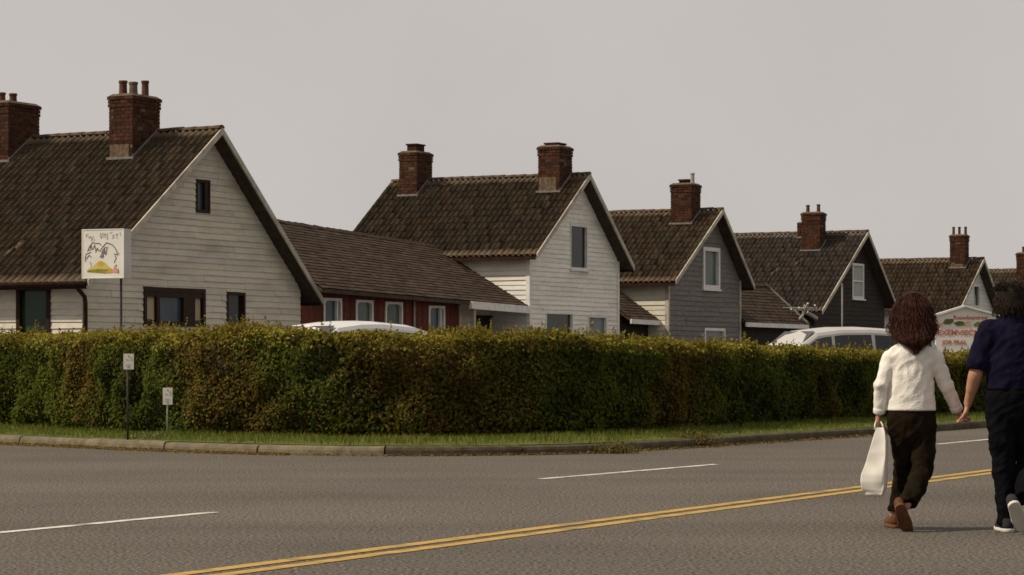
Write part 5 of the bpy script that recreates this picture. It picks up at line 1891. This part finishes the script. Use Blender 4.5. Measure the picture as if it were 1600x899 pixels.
# hair: a soft mass with many curled locks
zz = np.array([458, 466, 480, 500, 515, 530, 542, 556])
hl = np.array([1415, 1404, 1397, 1392, 1389, 1394, 1404, 1416]) + 2
hr = np.array([1436, 1447, 1455, 1461, 1464, 1460, 1449, 1437]) - 2
zs = np.array([wp(1427, q_)[2] for q_ in zz])
hxl = (hl - 1425) / 223.5; hxr = (hr - 1425) / 223.5


def hair_yc(z):
    t = min(max((1.42 - z) / 0.14, 0), 1)
    return 0.015 - 0.085 * t * t * (3 - 2 * t)


def hair_at(z, phi):       # phi = 0 right, 90 = away, 270 = towards camera
    xl, xr = np.interp(-z, -zs, hxl), np.interp(-z, -zs, hxr)
    cxx, rx = (xl + xr) / 2, (xr - xl) / 2
    ry = max(rx * 0.80 + 0.01, 0.075)
    return np.array((cxx + rx * math.cos(phi), hair_yc(z) + ry * math.sin(phi), z))


strands, rad, tin = [], [], []
for i in range(3600):
    phi = random.uniform(math.radians(150), math.radians(390)) if i < 3200 else random.uniform(0, 6.28)
    k = random.random() ** 0.6
    dep_ = 0.60 + 0.40 * k + (random.uniform(0.02, 0.22) if random.random() < 0.14 else 0)
    ztop = zs[0] - 0.002 - random.random() ** 2 * 0.10
    zend = random.uniform(zs[5] + 0.02, zs[7] - 0.01) + 0.10 * abs(math.cos(phi)) ** 1.6
    n = 22
    fq = random.uniform(1.2, 2.8); ph = random.uniform(0, 6.28); ar = random.uniform(0.004, 0.015)
    dphi = random.uniform(-0.35, 0.35)
    P = []
    for j in range(n):
        t = j / (n - 1)
        z = ztop + (zend - ztop) * t ** 0.9
        b = hair_at(max(z, zs[-1]), phi + dphi * t)
        c_ = np.array((hair_at(z, 0)[0] * 0.5 + hair_at(z, math.pi)[0] * 0.5, hair_yc(z), z))
        q_ = c_ + (b - c_) * dep_
        a = 2 * math.pi * fq * t + ph
        q_ = q_ + np.array((math.cos(a), math.sin(a), 0.6 * math.sin(a + 1))) * ar * min(1, 0.25 + t * 1.2)
        P.append(q_)
    strands.append(np.array(P)); rad.append(random.uniform(0.0009, 0.0022)); tin.append(rt(0.45, 1.8))
V, Q = tubes(strands, rad, 4)
T = np.repeat(np.array(tin), 22 * 4, axis=0)
g = SDF((-0.22, -0.22, 1.2), (0.24, 0.24, 1.72), 0.008)
for q_ in np.linspace(zs[1] - 0.01, zs[5], 8):
    a, b = hair_at(q_, 0), hair_at(q_, math.pi)
    r = (a[0] - b[0]) / 2 * 0.86
    g.ell(((a[0] + b[0]) / 2, hair_yc(q_) - 0.005, q_), (r, r * 0.74, 0.06), 0.03)
V2, Q2 = g.mesh(1)
np_mesh('hair', np.concatenate([V, V2]), np.concatenate([Q, Q2 + len(V)]), M['hair_auburn'], wroot, np.concatenate([T, np.full((len(V2), 3), 0.7)]), smooth=True)

# ---------------- the carrier bag
broot = tag(empty('carrier_bag', tuple(np.array(wroot.location) + np.array(wp(1365, 775, -0.02)) * (1, 1, 1))), "white crumpled carrier bag hanging from the woman's left hand", 'bag')
bo = np.array(broot.location) - np.array(wroot.location)
rows = [(668, 1369, 1380, .014, -.01), (675, 1366, 1383, .026, -.01), (690, 1361, 1386, .045, -.015), (708, 1355, 1387, .060, -.02), (726, 1349, 1387, .072, -.02), (742, 1343, 1387, .080, -.02), (752, 1342, 1386.5, .080, -.02), (766, 1345, 1384, .070, -.02), (773, 1350, 1381, .055, -.02), (776, 1357, 1374, .02, -.02)]
K = 44
V = []
fine = []
for i in range(len(rows) - 1):
    for t in np.linspace(0, 1, 6, endpoint=False):
        fine.append(np.array(rows[i]) * (1 - t) + np.array(rows[i + 1]) * t)
fine.append(np.array(rows[-1]))
for (y, xl, xr, dp, dy) in fine:
    for j in range(K):
        t = 2 * math.pi * j / K
        c_, s_ = math.cos(t), math.sin(t)
        e = 0.13
        sx, sy = math.copysign(abs(c_) ** e, c_), math.copysign(abs(s_) ** e, s_)
        hw = (xr - xl) / 2 / 223.5; yw = math.radians(-24); b_ = dp * 0.62
        a_ = max((hw - b_ * abs(math.sin(yw))) / math.cos(yw), 0.012)
        c0_ = wp((xl + xr) / 2, y, 0) - bo
        p = np.array((c0_[0] + sx * a_ * math.cos(yw) - sy * b_ * math.sin(yw), dy + sx * a_ * math.sin(yw) + sy * b_ * math.cos(yw), c0_[2]))
        p = p + np.array((0.3, 1, 0.0)) * 0.019 * (0.5 * noise.noise(Vector((p[0] * 13, p[1] * 13 + 3, p[2] * 5))) + 0.6 * (1 - 2 * abs(noise.noise(Vector((p[0] * 17 - p[2] * 3, p[1] * 6 + 5, p[2] * 3.5))))) + 0.6 * (1 - 2 * abs(noise.noise(Vector((p[0] * 12 + p[2] * 5, p[1] * 9, p[2] * 4 - p[0] * 6))))) - 0.3)
        V.append(p)
R_ = len(fine)
Q = [(a * K + j, a * K + (j + 1) % K, (a + 1) * K + (j + 1) % K, (a + 1) * K + j) for a in range(R_ - 1) for j in range(K)]
o = np_mesh('bag_body', V, Q, M['bag'], broot, smooth=True)
mb = MB(); mb.poly([V[(R_ - 1) * K + j] for j in range(K)]); mb.build('bag_base', M['bag'], broot)
for dy in (-0.022, 0.012):
    pts = [wp(1367.5, 672, dy) - bo, wp(1367, 664, dy) - bo, wp(1369, 658, dy * .4 + .03) - bo, wp(1372.5, 655.5, 0.035) - bo, wp(1375.5, 658, dy * .4 + .03) - bo, wp(1379, 664, dy) - bo, wp(1380.5, 672, dy) - bo]
    MB().tube(pts, [.007, .006, .005, .005, .005, .006, .007], 6).build('handle', M['bag'], broot, smooth=True)

# ---------------- the man
MY = 17.7
mroot = tag(empty('person', (at(1585, 832, MY)[0], MY, 0.0)), 'person with dark hair, navy short-sleeved shirt and black trousers at the right edge', 'person', 'couple walking hand in hand along the road')


def mp(px, py, dy=0.0):
    p = at(px, py, MY + dy)
    return np.array((p[0] - mroot.location.x, dy, p[2]))


hc = mp(1583, 470, 0.03)
g = SDF((-0.48, -0.45, -0.01), (0.44, 0.45, 1.80), 0.0062)
head_sdf(g, hc, (0.080, 0.100, 0.118))
g.cone(mp(1583, 490, 0.0), mp(1583, 512, -0.02), 0.060, 0.066, 0.03)
g.cone(mp(1553, 517), mp(1613, 517), 0.055, 0.055, 0.04, 1.2)
g.chain([mp(1583, 535), mp(1583, 580), mp(1583, 620)], [0.145, 0.135, 0.135], 0.05, 1.5)
ML = [mp(1562, 640, 0), mp(1567, 728, 0.02), mp(1573, 812, 0.0)]
MR = [mp(1604, 640, 0), mp(1607, 729, 0.06), mp(1602, 768, -0.20)]
g.chain(ML, [0.08, 0.055, 0.038], 0.03)
g.chain(MR, [0.08, 0.055, 0.038], 0.03)
SL, EL, WL_ = mp(1544, 518), mp(1525, 583, 0.0), mp(1512.5, 630, 0.10)
SR, ER, WR_ = mp(1622, 518), mp(1641, 585, -0.03), mp(1646, 635, 0.0)
g.chain([SL, EL, WL_], [0.052, 0.043, 0.029], 0.02)
g.cone(EL * 0.85 + WL_ * 0.15, EL * 0.5 + WL_ * 0.5, 0.046, 0.037, 0.02)
g.chain([SR, ER, WR_], [0.052, 0.043, 0.029], 0.02)
off_ = np.array(mroot.location) - np.array(wroot.location)
hand(g, WL_, mp(1508.5, 647, 0.13), (-0.1, -1.0, 0.0), (-0.85, 0.1, -0.35), 1.08, 1)
hand(g, WR_, mp(1646, 652, 0.0), (0.0, 1.0, 0.0), (-1.0, 0.2, 0.0), 1.05, 1)
sdf_obj('body', g, M['skin'], mroot, 1)
face_details(hc, (0.080, 0.100, 0.118), mroot)

g = SDF((-0.42, -0.32, 0.90), (0.42, 0.32, 1.60), 0.0075)
g.chain([mp(1583, 538), mp(1583, 570), mp(1583, 600), mp(1583, 625)], [0.186, 0.184, 0.182, 0.19], 0.05, 1.45)
g.cone(mp(1551, 519), mp(1615, 519), 0.075, 0.075, 0.05, 1.05)
g.cone(mp(1583, 500, -0.01), mp(1583, 515, -0.01), 0.070, 0.085, 0.05)
g.chain([SL, mp(1529, 566), mp(1526, 584)], [0.078, 0.074, 0.076], 0.03)
g.chain([SR, mp(1637, 566), mp(1640, 584)], [0.078, 0.074, 0.076], 0.03)
ax0 = g.lo[0] + np.arange(g.n[0]) * g.h
ax1 = g.lo[1] + np.arange(g.n[1]) * g.h
ax2 = g.lo[2] + np.arange(g.n[2]) * g.h
hz_ = mp(1583, 609)[2]
tor = np.abs(ax0 + 0.008) < 0.196
g.f[tor] = np.maximum(g.f[tor], (hz_ - ax2)[None, None, :].astype(np.float32))
for sgn, pt in ((-1, mp(1527, 578)), (1, mp(1639, 578))):
    rg = np.where((ax0 * sgn) >= 0.19)[0]
    nd = np.array((0.22 * sgn, 0, -1.0)); nd /= np.linalg.norm(nd)
    dd = ((ax0[rg] - pt[0])[:, None, None] * nd[0] + 0 * ax1[None, :, None] + (ax2 - pt[2])[None, None, :] * nd[2]).astype(np.float32)
    g.f[rg] = np.maximum(g.f[rg], dd)
g.cut(mp(1583, 494), (0, 0, 1))
sh = sdf_obj('shirt', g, M['navy'], mroot, 2, (0.013, (11, 11, 6), 17.0))
mb = MB()
K = 28
for (z, r) in ((mp(1583, 503)[2], 0.082), (mp(1583, 491)[2], 0.073), (mp(1583, 490)[2], 0.066), (mp(1583, 500)[2], 0.066)):
    for j in range(K):
        t = 2 * math.pi * j / K
        mb.v.append((mp(1583, 500)[0] + r * math.cos(t), -0.008 + r * 1.0 * math.sin(t), z))
for a in range(3):
    for j in range(K):
        mb.f.append((a * K + j, a * K + (j + 1) % K, (a + 1) * K + (j + 1) % K, (a + 1) * K + j))
mb.build('collar', M['navy'], sh, smooth=True)

g = SDF((-0.30, -0.50, 0.01), (0.32, 0.45, 1.12), 0.0075)
g.chain([mp(1583, 603), mp(1583, 622), mp(1583, 640)], [0.165, 0.182, 0.175], 0.04, 1.42)
g.chain([mp(1563, 645, 0), mp(1566, 690, 0.01), mp(1569, 735, 0.02), mp(1572, 780, 0.01), mp(1573, 824, 0.0)], [0.098, 0.088, 0.076, 0.068, 0.066], 0.025)
g.chain([mp(1604, 645, 0), mp(1606, 690, 0.03), mp(1607, 733, 0.06), mp(1604, 762, -0.12), mp(1600, 780, -0.30)], [0.098, 0.088, 0.078, 0.07, 0.066], 0.025)
ax1 = g.lo[1] + np.arange(g.n[1]) * g.h
ax2 = g.lo[2] + np.arange(g.n[2]) * g.h
g.cut((0, 0, mp(1573, 820)[2]), (0, 0, -1))
bw_ = np.where(ax1 <= -0.10)[0]
pcut = mp(1600, 780, -0.29); nd = np.array((0, -0.72, -0.69))
dd = ((ax1[bw_] - pcut[1])[None, :, None] * nd[1] + (ax2 - pcut[2])[None, None, :] * nd[2]).astype(np.float32)
g.f[:, bw_, :] = np.maximum(g.f[:, bw_, :], dd)
sdf_obj('trousers', g, M['black'], mroot, 2, (0.012, (12, 12, 6), 27.0))
lx = mp(1573, 828)[0]
shoe(mroot, (lx, -0.045, 0.004), (lx - 0.005, 0.13, 0.004), (lx - 0.005, 0.21, 0.004), (0.040, 0.047, 0.038), (0, 0, 1), M['shoe_black'], M['sole_white'])
hl_, bl_, to_ = mp(1585, 792, -0.40), mp(1593, 813, -0.31), mp(1598, 824, -0.255)
ax = (bl_ - hl_); ax /= np.linalg.norm(ax)
up = np.array((0.0, 0.85, 0.40)); up -= ax * up.dot(ax); up /= np.linalg.norm(up)
shoe(mroot, hl_, bl_, to_, (0.040, 0.048, 0.038), up, M['shoe_black'], M['sole_white'])

# short thick hair
strands, rad, tin = [], [], []
hcx, hcz = mp(1582, 468)[0], mp(1582, 468)[2]
for i in range(2300):
    phi = random.uniform(math.radians(155), math.radians(385)); el = math.radians(random.uniform(-22, 90))
    if random.random() < 0.25: phi = random.uniform(0, 6.28); el = math.radians(random.uniform(25, 90))
    base = np.array((math.cos(phi) * math.cos(el), math.sin(phi) * math.cos(el), math.sin(el)))
    L = random.uniform(0.05, 0.095)
    dirn = base * 0.22 + np.array((random.uniform(-.25, .25), -0.05 + random.uniform(-.2, .2), -0.85))
    if el > math.radians(45):
        dirn = np.array((math.cos(phi), math.sin(phi) - 0.3, -0.35)) + np.array([random.uniform(-.3, .3) for _ in range(3)])
    dirn /= np.linalg.norm(dirn)
    P = []
    p = np.array((hcx, 0.02, hcz)) + base * np.array((0.104, 0.106, 0.124)) * random.uniform(0.88, 1.04)
    ph = random.uniform(0, 6.28)
    for j in range(9):
        t = j / 8
        P.append(p + (base * 0.14 * (1 - t) + dirn * t) * L * t + np.array((math.cos(ph + t * 7), math.sin(ph + t * 7), 0)) * 0.006 * t)
    strands.append(np.array(P)); rad.append(random.uniform(0.0028, 0.0048)); tin.append(rt(0.6, 1.7))
V, Q = tubes(strands, rad, 4)
T = np.repeat(np.array(tin), 9 * 4, axis=0)
g = SDF((hcx - 0.2, -0.2, hcz - 0.2), (hcx + 0.2, 0.22, hcz + 0.2), 0.008)
g.ell((hcx, 0.005, hcz + 0.02), (0.112, 0.118, 0.118), 0.03)
g.ell((hcx, -0.03, hcz - 0.06), (0.092, 0.08, 0.055), 0.04)
g.cut((hcx, 0.10, hcz + 0.02), (0, 0.8, -0.6))
V2, Q2 = g.mesh(1)
np_mesh('hair', np.concatenate([V, V2]), np.concatenate([Q, Q2 + len(V)]), M['hair_dark'], mroot, np.concatenate([T, np.full((len(V2), 3), 0.7)]), smooth=True)
